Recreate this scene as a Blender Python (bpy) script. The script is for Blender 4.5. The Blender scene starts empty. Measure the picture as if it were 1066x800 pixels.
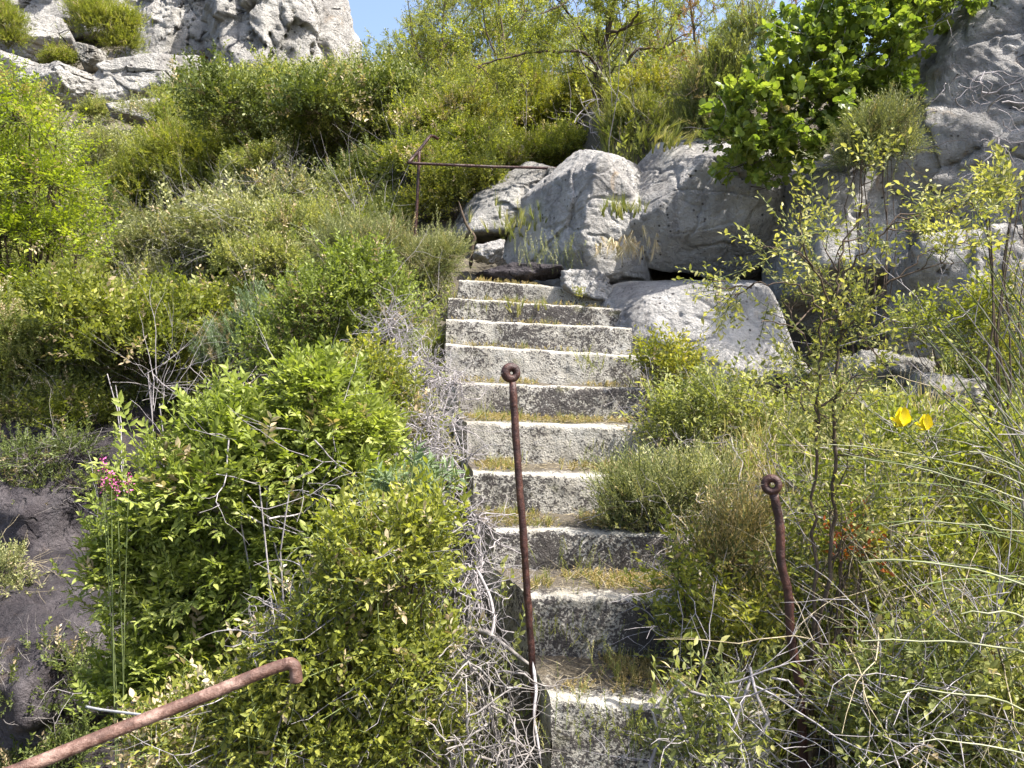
import bpy, bmesh, math
import numpy as np
from mathutils import Vector, Matrix

C = bpy.context.scene.collection
PI = math.pi
rng = np.random.default_rng(11)
# ------------------------------------------------------------------ camera model
FPX, CX, CY = 820.0, 533.0, 400.0
PITCH = math.radians(-0.98)
cp, sp = math.cos(PITCH), math.sin(PITCH)


def ray(px, py):
    a = (px - CX) / FPX
    b = (CY - py) / FPX
    return np.array([a, cp - b * sp, sp + b * cp])


def P(px, py, d):
    r = ray(px, py)
    return r * (d / r[1])


# ------------------------------------------------------------------ noise (numpy)
_perm = np.random.default_rng(3).permutation(256)
_perm = np.concatenate([_perm, _perm, _perm])
_grad = np.random.default_rng(4).normal(size=(256, 3))
_grad /= np.linalg.norm(_grad, axis=1)[:, None]


def perlin(p):
    p = np.asarray(p, float)
    i = np.floor(p).astype(int)
    f = p - i
    i &= 255
    u = f * f * f * (f * (f * 6 - 15) + 10)
    out = 0
    for dx in (0, 1):
        for dy in (0, 1):
            for dz in (0, 1):
                h = _perm[_perm[_perm[(i[:, 0] + dx) & 255] + ((i[:, 1] + dy) & 255)] + ((i[:, 2] + dz) & 255)]
                g = _grad[h]
                dot = g[:, 0] * (f[:, 0] - dx) + g[:, 1] * (f[:, 1] - dy) + g[:, 2] * (f[:, 2] - dz)
                w = (u[:, 0] if dx else 1 - u[:, 0]) * (u[:, 1] if dy else 1 - u[:, 1]) * (u[:, 2] if dz else 1 - u[:, 2])
                out = out + w * dot
    return out


def fbm(p, octv=4, gain=0.5):
    p = np.asarray(p, float)
    s, a = 0, 1.0
    for k in range(octv):
        s = s + a * perlin(p * 2 ** k + 17.3 * k)
        a *= gain
    return s


def ss(a, b, x):
    t = np.clip((np.asarray(x, float) - a) / (b - a), 0, 1)
    return t * t * (3 - 2 * t)


# ------------------------------------------------------------------ terrain height
def G(x, y, rough=True):
    x = np.asarray(x, float)
    y = np.asarray(y, float)
    hc = np.interp(y, [-10, 1.2, 2.2, 2.44, 5.5, 7.0, 8.0, 10, 14, 18, 26, 60, 200],
                   [-1.75, -1.75, -1.5, -1.38, .13, 1.0, 1.6, 2.9, 4.6, 5.6, 6.3, 3, -6])
    hl = np.interp(y, [-10, 3, 6.25, 6.95, 8, 12, 18, 28, 38, 45, 60, 200],
                   [-3.6, -3.1, -3.0, -.75, .0, 1.8, 5.0, 10.5, 16.5, 19, 20, 22])
    xe = np.interp(y, [0, 2.44, 2.83, 3.6, 4.4, 5.5, 8, 12, 20, 30, 60], [.12, .06, .0, -.22, -.38, -.55, -1.0, -2.0, -4.6, -7.2, -15])
    wd = np.interp(y, [0, 2.44, 5.5, 8, 12, 20, 30, 60], [1.9, 2.1, 2.4, 3, 3, 2, 1.6, 3])
    w = ss(0, 1, (xe - x) / wd)
    w = .55 * w + .45 * np.clip((xe - x) / wd, 0, 1)
    z = hc * (1 - w) + hl * w
    z = z - .18 * ss(0, .12, xe - x) * (1 - ss(5, 7, y))
    # right bank
    near = 1 - ss(3.4, 5.0, y)
    z = z + ss(.6, 1.0, x) * (.2 + .3 * near * ss(.9, 2.2, x) ) * (1 - ss(8, 11, y)) * (1 - .6 * (1 - near))
    z = z - .42 * ss(.78, 1.15, x) * ss(4.3, 5.2, y) * (1 - ss(6.1, 6.7, y))
    yb = np.interp(x, [.2, .8, 1.6, 2.5, 3.5, 6], [6.9, 6.6, 6.5, 6.2, 5.7, 3.8])
    amt = 1.15 * (1 - .75 * ss(7.5, 11, y)) * ss(.4, 1.0, x)
    z = z + amt * ss(0, .6, y - yb)
    z = z + ss(.42, .62, x / np.maximum(y, .5)) * ss(6, 10, y) * 2.5
    if rough:
        sh = x.shape
        q = np.stack([x.ravel() * .9, y.ravel() * .9, np.full(x.size, 1.7)], 1)
        n = fbm(q, 4).reshape(sh)
        amp = np.interp(y, [0, 5, 10, 30, 60], [.07, .1, .22, .5, 1.0]) * (1 - .8 * (np.abs(x - .25) < .7) * (y < 6.2))
        z = z + n * amp
    return z


def g1(x, y):
    return float(G(np.array([x]), np.array([y]))[0])


def hit(px, py, d0=1.5, d1=60):
    ds = np.concatenate([np.linspace(d0, 12, 400), np.linspace(12.05, d1, 500)])
    r = ray(px, py)
    pts = r[None, :] * (ds / r[1])[:, None]
    below = pts[:, 2] < G(pts[:, 0], pts[:, 1])
    k = int(np.argmax(below)) if below.any() else len(ds) - 1
    return pts[k]


# ------------------------------------------------------------------ object helpers
def tag(o, label=None, cat=None, group=None, kind=None):
    if label: o['label'] = label
    if cat: o['category'] = cat
    if group: o['group'] = group
    if kind: o['kind'] = kind
    return o


def empty(name, loc, label, cat, group=None):
    o = bpy.data.objects.new(name, None)
    o.empty_display_size = .1
    o.location = loc
    C.objects.link(o)
    return tag(o, label, cat, group)


def mesh_q(name, V, Q, mats, smooth=False, attrs=None, mi=None, tris=None):
    me = bpy.data.meshes.new(name)
    V = np.asarray(V, np.float32)
    Q = np.asarray(Q, np.int32).reshape(-1, 4)
    nt = 0 if tris is None else len(tris)
    me.vertices.add(len(V))
    me.vertices.foreach_set('co', V.ravel())
    loops = Q.ravel()
    starts = np.arange(len(Q), dtype=np.int32) * 4
    if nt:
        tris = np.asarray(tris, np.int32)
        starts = np.concatenate([starts, len(loops) + np.arange(nt, dtype=np.int32) * 3])
        loops = np.concatenate([loops, tris.ravel()])
    me.loops.add(len(loops))
    me.loops.foreach_set('vertex_index', loops)
    me.polygons.add(len(Q) + nt)
    me.polygons.foreach_set('loop_start', starts)
    if mi is not None:
        me.polygons.foreach_set('material_index', np.asarray(mi, np.int32))
    if smooth:
        me.polygons.foreach_set('use_smooth', np.ones(len(Q) + nt, dtype=bool))
    for m in mats: me.materials.append(m)
    if attrs:
        for k, a in attrs.items():
            at = me.attributes.new(k, 'FLOAT', 'POINT')
            at.data.foreach_set('value', np.asarray(a, np.float32))
    me.update(calc_edges=True)
    return me


def link(name, me, parent=None, loc=None):
    o = bpy.data.objects.new(name, me)
    C.objects.link(o)
    if parent is not None: o.parent = parent
    if loc is not None: o.location = loc
    return o


# ------------------------------------------------------------------ materials
def mat_new(name):
    m = bpy.data.materials.new(name)
    m.use_nodes = True
    nt = m.node_tree
    b = nt.nodes['Principled BSDF']
    return m, nt, b


def N(nt, t, **kw):
    n = nt.nodes.new(t)
    for k, v in kw.items():
        if k.startswith('i_'):
            n.inputs[k[2:].replace('_', ' ')].default_value = v
        else:
            setattr(n, k, v)
    return n


def ramp(nt, stops, interp='LINEAR'):
    r = nt.nodes.new('ShaderNodeValToRGB')
    r.color_ramp.interpolation = interp
    e = r.color_ramp.elements
    while len(e) < len(stops): e.new(.5)
    for k, (p, c) in enumerate(stops):
        e[k].position = p
        e[k].color = (*c, 1) if len(c) == 3 else c
    return r


def noise_tex(nt, vec, scale, detail=4, rough=.55, dist=0):
    n = nt.nodes.new('ShaderNodeTexNoise')
    n.inputs['Scale'].default_value = scale
    n.inputs['Detail'].default_value = detail
    n.inputs['Roughness'].default_value = rough
    n.inputs['Distortion'].default_value = dist
    nt.links.new(vec, n.inputs['Vector'])
    return n


def mixc(nt, fac, a, b, mode='MIX'):
    m = nt.nodes.new('ShaderNodeMix')
    m.data_type = 'RGBA'
    m.blend_type = mode
    for sock, v in ((m.inputs[0], fac), (m.inputs[6], a), (m.inputs[7], b)):
        if isinstance(v, bpy.types.NodeSocket): nt.links.new(v, sock)
        elif isinstance(v, (int, float)): sock.default_value = v
        else: sock.default_value = (*v, 1)
    return m.outputs[2]


def mrange(nt, v, a, b, c=0, d=1):
    m = nt.nodes.new('ShaderNodeMapRange')
    m.inputs[1].default_value = a; m.inputs[2].default_value = b
    m.inputs[3].default_value = c; m.inputs[4].default_value = d
    nt.links.new(v, m.inputs[0])
    return m.outputs[0]


def leaf_mat(name, c0, c1, c2, trans=.35, rough=.5, spec=.35):
    m, nt, b = mat_new(name)
    L = nt.links
    at = N(nt, 'ShaderNodeAttribute', attribute_name='tint')
    oi = N(nt, 'ShaderNodeObjectInfo')
    add = N(nt, 'ShaderNodeMath', operation='MULTIPLY_ADD')
    L.new(oi.outputs['Random'], add.inputs[0]); add.inputs[1].default_value = .16
    L.new(at.outputs['Fac'], add.inputs[2])
    r = ramp(nt, [(.1, c0), (.5, c1), (.92, c2)])
    L.new(add.outputs[0], r.inputs[0])
    L.new(r.outputs[0], b.inputs['Base Color'])
    b.inputs['Roughness'].default_value = rough
    b.inputs['Specular IOR Level'].default_value = spec
    t = N(nt, 'ShaderNodeBsdfTranslucent')
    tc = mixc(nt, 1.0, r.outputs[0], (1.25, 1.3, .55), 'MULTIPLY')
    L.new(tc, t.inputs['Color'])
    mx = N(nt, 'ShaderNodeMixShader')
    mx.inputs[0].default_value = trans
    L.new(b.outputs[0], mx.inputs[1]); L.new(t.outputs[0], mx.inputs[2])
    L.new(mx.outputs[0], nt.nodes['Material Output'].inputs['Surface'])
    return m


def bark_mat(name, c0, c1, scale=30):
    m, nt, b = mat_new(name)
    tc = N(nt, 'ShaderNodeTexCoord')
    n = noise_tex(nt, tc.outputs['Object'], scale, 4, .6)
    r = ramp(nt, [(.3, c0), (.7, c1)])
    nt.links.new(n.outputs[0], r.inputs[0])
    nt.links.new(r.outputs[0], b.inputs['Base Color'])
    b.inputs['Roughness'].default_value = .85
    b.inputs['Specular IOR Level'].default_value = .2
    bp = N(nt, 'ShaderNodeBump', i_Strength=.5, i_Distance=.004)
    nt.links.new(n.outputs[0], bp.inputs['Height'])
    nt.links.new(bp.outputs[0], b.inputs['Normal'])
    return m


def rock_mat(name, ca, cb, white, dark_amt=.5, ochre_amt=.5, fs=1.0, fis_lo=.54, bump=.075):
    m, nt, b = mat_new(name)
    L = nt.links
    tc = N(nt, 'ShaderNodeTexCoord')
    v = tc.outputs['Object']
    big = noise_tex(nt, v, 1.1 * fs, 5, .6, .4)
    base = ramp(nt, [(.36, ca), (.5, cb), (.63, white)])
    L.new(big.outputs[0], base.inputs[0])
    med = noise_tex(nt, v, 7 * fs, 6, .68, .3)
    col = mixc(nt, mrange(nt, med.outputs[0], .35, .75, 0, .5), base.outputs[0], white)
    # ochre stains
    st = noise_tex(nt, v, 2.2 * fs, 5, .6, 1.0)
    col = mixc(nt, mrange(nt, st.outputs[0], .60, .74, 0, .75 * ochre_amt), col, (.30, .19, .085))
    # dark lichen streaks, stretched downwards
    mp = N(nt, 'ShaderNodeMapping')
    mp.inputs['Scale'].default_value = (3.2 * fs, 3.2 * fs, .9 * fs)
    L.new(v, mp.inputs[0])
    dk = noise_tex(nt, mp.outputs[0], 1.6, 7, .7, .5)
    col = mixc(nt, mrange(nt, dk.outputs[0], .52, .68, 0, .75 * dark_amt), col, (.085, .08, .085))
    pit = N(nt, 'ShaderNodeTexVoronoi', feature='F1')
    pit.inputs['Scale'].default_value = 17 * fs
    L.new(v, pit.inputs['Vector'])
    pz = noise_tex(nt, v, 4.5 * fs, 3)
    pm = N(nt, 'ShaderNodeMath', operation='MULTIPLY')
    L.new(mrange(nt, pit.outputs['Distance'], .12, .26, 1, 0), pm.inputs[0]); L.new(mrange(nt, pz.outputs[0], .50, .60), pm.inputs[1])
    col = mixc(nt, pm.outputs[0], col, (.06, .052, .05))
    sp_ = noise_tex(nt, v, 46 * fs, 3, .6)
    col = mixc(nt, mrange(nt, sp_.outputs[0], .60, .70, 0, .40 * dark_amt), col, (.07, .065, .07))
    # thin fissures
    mp2 = N(nt, 'ShaderNodeMapping')
    mp2.inputs['Scale'].default_value = (1.3 * fs, 1.3 * fs, 2.0 * fs)
    mp2.inputs['Rotation'].default_value = (.4, .5, .3)
    wv = noise_tex(nt, v, 2.5 * fs, 3, .5)
    va = N(nt, 'ShaderNodeVectorMath', operation='MULTIPLY_ADD')
    L.new(wv.outputs['Color'], va.inputs[0]); va.inputs[1].default_value = (.5, .5, .5); L.new(v, va.inputs[2])
    L.new(va.outputs[0], mp2.inputs[0])
    vo = N(nt, 'ShaderNodeTexVoronoi', feature='DISTANCE_TO_EDGE')
    vo.inputs['Scale'].default_value = 1.6
    L.new(mp2.outputs[0], vo.inputs['Vector'])
    fis = mrange(nt, vo.outputs['Distance'], .0, .03, 1, 0)
    brk = noise_tex(nt, v, 3.1 * fs, 3)
    fm = N(nt, 'ShaderNodeMath', operation='MULTIPLY')
    L.new(fis, fm.inputs[0]); L.new(mrange(nt, brk.outputs[0], fis_lo, fis_lo + .1), fm.inputs[1])
    col = mixc(nt, fm.outputs[0], col, (.04, .036, .036))
    L.new(col, b.inputs['Base Color'])
    b.inputs['Roughness'].default_value = .9
    b.inputs['Specular IOR Level'].default_value = .25
    hs = N(nt, 'ShaderNodeMath', operation='MULTIPLY_ADD')
    L.new(fm.outputs[0], hs.inputs[0]); hs.inputs[1].default_value = -1.2
    fine = noise_tex(nt, v, 22 * fs, 8, .7)
    L.new(fine.outputs[0], hs.inputs[2])
    h2 = N(nt, 'ShaderNodeMath', operation='MULTIPLY_ADD')
    L.new(med.outputs[0], h2.inputs[0]); h2.inputs[1].default_value = 1.4; L.new(hs.outputs[0], h2.inputs[2])
    bp = N(nt, 'ShaderNodeBump', i_Strength=1.0, i_Distance=bump / fs)
    L.new(h2.outputs[0], bp.inputs['Height'])
    L.new(bp.outputs[0], b.inputs['Normal'])
    return m


def concrete_mat():
    m, nt, b = mat_new('weathered_concrete')
    L = nt.links
    tc = N(nt, 'ShaderNodeTexCoord')
    v = tc.outputs['Object']
    n1 = noise_tex(nt, v, 6, 5, .6)
    base = ramp(nt, [(.3, (.27, .25, .21)), (.55, (.40, .38, .335)), (.75, (.53, .515, .47))])
    L.new(n1.outputs[0], base.inputs[0])
    at = N(nt, 'ShaderNodeAttribute', attribute_name='edge')
    # lichen crust in two sizes, thinned out towards the worn nosing
    zone = noise_tex(nt, v, 2.3, 4, .6, .6)
    l1 = noise_tex(nt, v, 42, 5, .72, .4)
    l2 = noise_tex(nt, v, 105, 3, .6)
    s = N(nt, 'ShaderNodeMath', operation='MULTIPLY_ADD')
    L.new(zone.outputs[0], s.inputs[0]); s.inputs[1].default_value = .95; L.new(l1.outputs[0], s.inputs[2])
    s2 = N(nt, 'ShaderNodeMath', operation='MULTIPLY_ADD')
    L.new(l2.outputs[0], s2.inputs[0]); s2.inputs[1].default_value = .75; L.new(s.outputs[0], s2.inputs[2])
    s3 = N(nt, 'ShaderNodeMath', operation='MULTIPLY_ADD')
    L.new(at.outputs['Fac'], s3.inputs[0]); s3.inputs[1].default_value = -.5; L.new(s2.outputs[0], s3.inputs[2])
    oi = N(nt, 'ShaderNodeObjectInfo')
    s4 = N(nt, 'ShaderNodeMath', operation='MULTIPLY_ADD')
    L.new(oi.outputs['Random'], s4.inputs[0]); s4.inputs[1].default_value = -.22; L.new(s3.outputs[0], s4.inputs[2])
    crust = mrange(nt, s4.outputs[0], 1.19, 1.26, 0, .92)
    col = mixc(nt, crust, base.outputs[0], (.055, .048, .047))
    # yellowish moss low on the risers
    ms = noise_tex(nt, v, 9, 5, .65)
    col = mixc(nt, mrange(nt, ms.outputs[0], .58, .72, 0, .55), col, (.17, .165, .075))
    white = noise_tex(nt, v, 30, 4, .7)
    col = mixc(nt, mrange(nt, white.outputs[0], .60, .70, 0, .5), col, (.58, .565, .53))
    dn = noise_tex(nt, v, 14, 5, .7)
    dm = N(nt, 'ShaderNodeMath', operation='MULTIPLY')
    L.new(mrange(nt, at.outputs['Fac'], .30, -.30), dm.inputs[0]); L.new(mrange(nt, dn.outputs[0], .34, .60, .15, .9), dm.inputs[1])
    up = N(nt, 'ShaderNodeMath', operation='MULTIPLY')
    gn = N(nt, 'ShaderNodeNewGeometry'); sx = N(nt, 'ShaderNodeSeparateXYZ'); L.new(gn.outputs['True Normal'], sx.inputs[0])
    L.new(mrange(nt, sx.outputs['Z'], .5, .85), up.inputs[0]); L.new(dm.outputs[0], up.inputs[1])
    col = mixc(nt, up.outputs[0], col, (.115, .095, .065))
    L.new(col, b.inputs['Base Color'])
    b.inputs['Roughness'].default_value = .92
    b.inputs['Specular IOR Level'].default_value = .2
    hh = N(nt, 'ShaderNodeMath', operation='MULTIPLY_ADD')
    L.new(l1.outputs[0], hh.inputs[0]); hh.inputs[1].default_value = 1.0; L.new(l2.outputs[0], hh.inputs[2])
    bp = N(nt, 'ShaderNodeBump', i_Strength=.9, i_Distance=.012)
    L.new(hh.outputs[0], bp.inputs['Height'])
    L.new(bp.outputs[0], b.inputs['Normal'])
    return m


def rust_mat(name, c0, c1, c2):
    m, nt, b = mat_new(name)
    tc = N(nt, 'ShaderNodeTexCoord')
    n = noise_tex(nt, tc.outputs['Object'], 55, 6, .7)
    n2 = noise_tex(nt, tc.outputs['Object'], 11, 4, .6)
    r = ramp(nt, [(.36, c0), (.5, c1), (.62, c2)])
    mx = N(nt, 'ShaderNodeMath', operation='MULTIPLY_ADD')
    nt.links.new(n2.outputs[0], mx.inputs[0]); mx.inputs[1].default_value = .5
    ml = N(nt, 'ShaderNodeMath', operation='MULTIPLY'); ml.inputs[1].default_value = .5
    nt.links.new(n.outputs[0], ml.inputs[0]); nt.links.new(ml.outputs[0], mx.inputs[2])
    nt.links.new(mx.outputs[0], r.inputs[0])
    nt.links.new(r.outputs[0], b.inputs['Base Color'])
    b.inputs['Roughness'].default_value = .5
    b.inputs['Specular IOR Level'].default_value = .45
    bp = N(nt, 'ShaderNodeBump', i_Strength=.9, i_Distance=.006)
    nt.links.new(n.outputs[0], bp.inputs['Height'])
    nt.links.new(bp.outputs[0], b.inputs['Normal'])
    return m


def ground_mat():
    m, nt, b = mat_new('stony_soil')
    L = nt.links
    tc = N(nt, 'ShaderNodeTexCoord')
    v = tc.outputs['Object']
    n1 = noise_tex(nt, v, 1.2, 6, .65)
    n2 = noise_tex(nt, v, 18, 6, .7)
    r = ramp(nt, [(.3, (.045, .042, .028)), (.5, (.095, .08, .055)), (.7, (.17, .15, .12))])
    mx = N(nt, 'ShaderNodeMath', operation='MULTIPLY_ADD')
    L.new(n2.outputs[0], mx.inputs[0]); mx.inputs[1].default_value = .5
    ml = N(nt, 'ShaderNodeMath', operation='MULTIPLY'); ml.inputs[1].default_value = .5
    L.new(n1.outputs[0], ml.inputs[0]); L.new(ml.outputs[0], mx.inputs[2])
    L.new(mx.outputs[0], r.inputs[0])
    L.new(r.outputs[0], b.inputs['Base Color'])
    b.inputs['Roughness'].default_value = .95
    bp = N(nt, 'ShaderNodeBump', i_Strength=.9, i_Distance=.05)
    L.new(n2.outputs[0], bp.inputs['Height']); L.new(bp.outputs[0], b.inputs['Normal'])
    return m


def plain(name, c, rough=.6, trans=0.0):
    m, nt, b = mat_new(name)
    tc = N(nt, 'ShaderNodeTexCoord')
    n = noise_tex(nt, tc.outputs['Object'], 40, 3)
    c2 = tuple(min(1, x * 1.35) for x in c); c1 = tuple(x * .75 for x in c)
    r = ramp(nt, [(.3, c1), (.7, c2)])
    nt.links.new(n.outputs[0], r.inputs[0]); nt.links.new(r.outputs[0], b.inputs['Base Color'])
    b.inputs['Roughness'].default_value = rough
    return m


M = {}
M['concrete'] = concrete_mat()
M['rust'] = rust_mat('rust_brown_iron', (.018, .007, .007), (.042, .015, .012), (.10, .04, .027))
M['rust_light'] = rust_mat('rubbed_rusty_pipe', (.045, .022, .016), (.115, .060, .044), (.28, .18, .145))
M['rock'] = rock_mat('grey_limestone', (.21, .20, .193), (.37, .357, .343), (.62, .60, .57), .62, 1.2, 1.25, .60, .075)
M['rock_shade'] = rock_mat('shaded_limestone', (.016, .013, .016), (.040, .034, .039), (.12, .106, .112), .7, .5, 1.3, .56, .07)  # limestone copy with shade darkened into its colours
M['rock_far'] = rock_mat('pale_cliff_limestone', (.24, .23, .215), (.36, .345, .32), (.56, .54, .50), .68, .5, .32)
M['ground'] = ground_mat()
M['bark'] = bark_mat('brown_bark', (.05, .036, .026), (.12, .09, .065))
M['bark_grey'] = bark_mat('grey_bark', (.13, .115, .105), (.32, .295, .28))
M['dry_twig'] = bark_mat('bleached_twig', (.16, .145, .15), (.42, .39, .395), 22)
M['dry_straw'] = bark_mat('dry_straw', (.20, .165, .10), (.42, .36, .25), 14)
M['green_stem'] = bark_mat('green_stem', (.07, .10, .03), (.17, .20, .08), 14)
M['whip'] = bark_mat('pale_green_whip', (.17, .185, .10), (.36, .36, .25), 14)
M['lance'] = leaf_mat('bright_pointed_leaf', (0.143, 0.187, 0.031), (0.265, 0.317, 0.066), (0.424, 0.447, 0.149), .42)
M['ovate'] = leaf_mat('yellowish_small_leaf', (0.114, 0.141, 0.022), (0.241, 0.263, 0.045), (0.444, 0.435, 0.106), .46)
M['maquis'] = leaf_mat('olive_small_leaf', (0.116, 0.140, 0.044), (0.244, 0.264, 0.082), (0.464, 0.444, 0.172), .46)
M['greygreen'] = leaf_mat('grey_green_leaf', (0.153, 0.164, 0.068), (0.269, 0.276, 0.118), (0.465, 0.447, 0.221), .28)
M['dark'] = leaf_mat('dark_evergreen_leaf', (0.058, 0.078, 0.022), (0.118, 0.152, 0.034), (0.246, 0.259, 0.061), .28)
M['green'] = leaf_mat('fresh_green_leaf', (0.115, 0.142, 0.025), (0.232, 0.250, 0.044), (0.421, 0.386, 0.077), .46)
M['acid'] = leaf_mat('acid_green_leaf', (0.150, 0.210, 0.019), (0.263, 0.328, 0.028), (0.406, 0.434, 0.059), .42)
M['round'] = leaf_mat('glossy_round_leaf', (0.078, 0.124, 0.022), (0.179, 0.243, 0.042), (0.325, 0.373, 0.085), .42, .38, .45)
M['rose'] = leaf_mat('pale_sapling_leaf', (0.135, 0.156, 0.036), (0.257, 0.263, 0.076), (0.446, 0.413, 0.169), .40)
M['yellowtip'] = leaf_mat('yellow_tipped_leaf', (0.109, 0.139, 0.021), (0.251, 0.255, 0.031), (0.436, 0.383, 0.053), .38)
M['heath'] = leaf_mat('grey_needle_leaf', (0.154, 0.171, 0.063), (0.271, 0.277, 0.121), (0.488, 0.464, 0.227), .25)
M['beige'] = leaf_mat('beige_flower_head', (0.216, 0.188, 0.062), (0.446, 0.338, 0.163), (0.600, 0.475, 0.275), .3)
M['redbrown'] = leaf_mat('reddish_brown_leaf', (0.162, 0.075, 0.031), (0.270, 0.131, 0.050), (0.378, 0.213, 0.088), .3)
M['redleaf'] = leaf_mat('red_leaf', (0.203, 0.022, 0.009), (0.292, 0.053, 0.015), (0.324, 0.120, 0.030), .35)
M['grass'] = leaf_mat('grass_blade', (0.101, 0.131, 0.025), (0.216, 0.237, 0.056), (0.459, 0.400, 0.163), .35)
M['sedum'] = leaf_mat('yellow_stonecrop', (0.203, 0.163, 0.062), (0.365, 0.281, 0.119), (0.540, 0.388, 0.175), .3)
M['bluegreen'] = leaf_mat('blue_green_leaf', (0.101, 0.150, 0.081), (0.176, 0.237, 0.125), (0.284, 0.338, 0.188), .3)
M['straw'] = leaf_mat('straw_blade', (0.270, 0.200, 0.106), (0.459, 0.362, 0.225), (0.600, 0.550, 0.400), .3)
M['yellow'] = plain('yellow_petal', (.78, .62, .01), .5)
M['pink'] = plain('pink_flower', (.42, .08, .24), .6)

# ------------------------------------------------------------------ tubes
def tubes(pts, rad, k=4):
    """pts (n,m,3), rad (n,m) -> verts, quads; open ended tapered tubes with a pinched tip."""
    pts = np.asarray(pts, float); rad = np.asarray(rad, float)
    n, m, _ = pts.shape
    t = np.gradient(pts, axis=1)
    t /= np.linalg.norm(t, axis=2, keepdims=True) + 1e-9
    ref = np.zeros_like(t); ref[..., 0] = .31; ref[..., 1] = .87; ref[..., 2] = .38
    u = np.cross(t, ref); u /= np.linalg.norm(u, axis=2, keepdims=True) + 1e-9
    w = np.cross(t, u)
    a = np.arange(k) * 2 * PI / k
    ring = u[:, :, None, :] * np.cos(a)[None, None, :, None] + w[:, :, None, :] * np.sin(a)[None, None, :, None]
    V = pts[:, :, None, :] + ring * rad[:, :, None, None]
    V = V.reshape(-1, 3)
    ti, mi, ki = np.meshgrid(np.arange(n), np.arange(m - 1), np.arange(k), indexing='ij')
    b = (ti * m + mi) * k
    k2 = (ki + 1) % k
    Q = np.stack([b + ki, b + k2, b + k + k2, b + k + ki], -1).reshape(-1, 4)
    return V, Q


def tube_list(lst, k=5):
    """lst of (pts (m,3), rad (m,))."""
    VV, QQ, off = [], [], 0
    by = {}
    for p, r in lst: by.setdefault(len(p), []).append((p, r))
    for m, items in by.items():
        V, Q = tubes(np.array([i[0] for i in items]), np.array([i[1] for i in items]), k)
        VV.append(V); QQ.append(Q + off); off += len(V)
    return np.concatenate(VV), np.concatenate(QQ)


def bez(a, b, c, m):
    t = np.linspace(0, 1, m)[:, None]
    return (1 - t) ** 2 * a + 2 * t * (1 - t) * b + t * t * c


def join(parts):
    VV, QQ, off = [], [], 0
    for V, Q in parts:
        VV.append(V); QQ.append(Q + off); off += len(V)
    return np.concatenate(VV), np.concatenate(QQ)


# ------------------------------------------------------------------ leaf sprays
def leaf_shape(kind, L, w):
    if kind == 'fold':
        rows = [(0, .10, 0), (.32, .92, .07), (.66, .74, .06), (1, .04, -.07)]
        V = []
        for t, ww, h in rows:
            V += [[-w / 2 * ww, L * t, L * h], [0, L * t, L * (h - .09 * ww)], [w / 2 * ww, L * t, L * h]]
        Q = []
        for i in range(3):
            for j in (0, 1): Q.append([i * 3 + j, i * 3 + j + 1, i * 3 + j + 4, i * 3 + j + 3])
        return np.array(V), np.array(Q)
    if kind == 'fold_old':
        return (np.array([[0, 0, 0], [-w / 2, L * .42, L * .10], [0, L, -L * .08], [w / 2, L * .42, L * .10], [0, L * .45, 0]]),
                np.array([[0, 4, 2, 1], [0, 3, 2, 4]]))
    if kind == 'hex':
        return (np.array([[0, 0, 0], [-w * .48, L * .30, L * .07], [-w * .42, L * .75, L * .06], [0, L, -.03 * L], [w * .42, L * .75, L * .06], [w * .48, L * .30, L * .07]]),
                np.array([[0, 3, 2, 1], [0, 5, 4, 3]]))
    return (np.array([[0, 0, 0], [-w / 2, L * .5, 0], [0, L, -L * .06], [w / 2, L * .5, 0]]), np.array([[0, 3, 2, 1]]))


def rotm(yaw, pitch, roll):
    cy, sy, cpp, spp, cr, sr = math.cos(yaw), math.sin(yaw), math.cos(pitch), math.sin(pitch), math.cos(roll), math.sin(roll)
    Rz = np.array([[cy, -sy, 0], [sy, cy, 0], [0, 0, 1]])
    Rx = np.array([[1, 0, 0], [0, cpp, -spp], [0, spp, cpp]])
    Ry = np.array([[cr, 0, sr], [0, 1, 0], [-sr, 0, cr]])
    return Rz @ Rx @ Ry


def spray(r, n, S, L, w, kind='quad', arr='alt', jit=.35, angle=.9, stem=.0018, tuft=0.0):
    """One twig of n leaves; the stem runs along +Y over length S."""
    VV, QQ, TT, MI, off = [], [], [], [], 0
    for i in range(n):
        Li = L * r.uniform(.7, 1.2)
        V, Q = leaf_shape(kind, Li, w * Li / L * r.uniform(.85, 1.15))
        t = (i + .6) / n
        t = tuft + (1 - tuft) * t
        if arr == 'alt':
            side = 1 if i % 2 else -1
            yaw = side * (angle * (1.15 - .5 * t)) + r.normal(0, jit * .5)
            pit = r.normal(.05, jit); rol = r.normal(0, jit)
        elif arr == 'spiral':
            az = i * 2.4 + r.normal(0, .3)
            yaw = math.sin(az) * angle + r.normal(0, jit * .4)
            pit = math.cos(az) * angle * .85 + .1 + r.normal(0, jit * .4); rol = r.normal(0, jit)
        else:  # rosette at the tip
            az = i / n * 2 * PI + r.normal(0, .25)
            yaw = az; pit = r.uniform(-.1, .45); rol = r.normal(0, jit); t = 1
        V = V @ rotm(yaw, pit, rol).T + np.array([0, S * t, r.normal(0, .04 * S)])
        VV.append(V); QQ.append(Q + off); off += len(V)
        TT.append(np.full(len(V), r.uniform(-.24, .24))); MI.append(np.zeros(len(Q)))
    if stem:
        p = np.array([[0, -.15 * S, 0], [0, .45 * S, .02 * S], [0, S, 0]])
        V, Q = tubes(p[None], np.array([[stem, stem * .8, stem * .4]]), 3)
        VV.append(V); QQ.append(Q + off); TT.append(np.zeros(len(V))); MI.append(np.ones(len(Q)))
    return np.concatenate(VV), np.concatenate(QQ), np.concatenate(TT), np.concatenate(MI)


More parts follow.
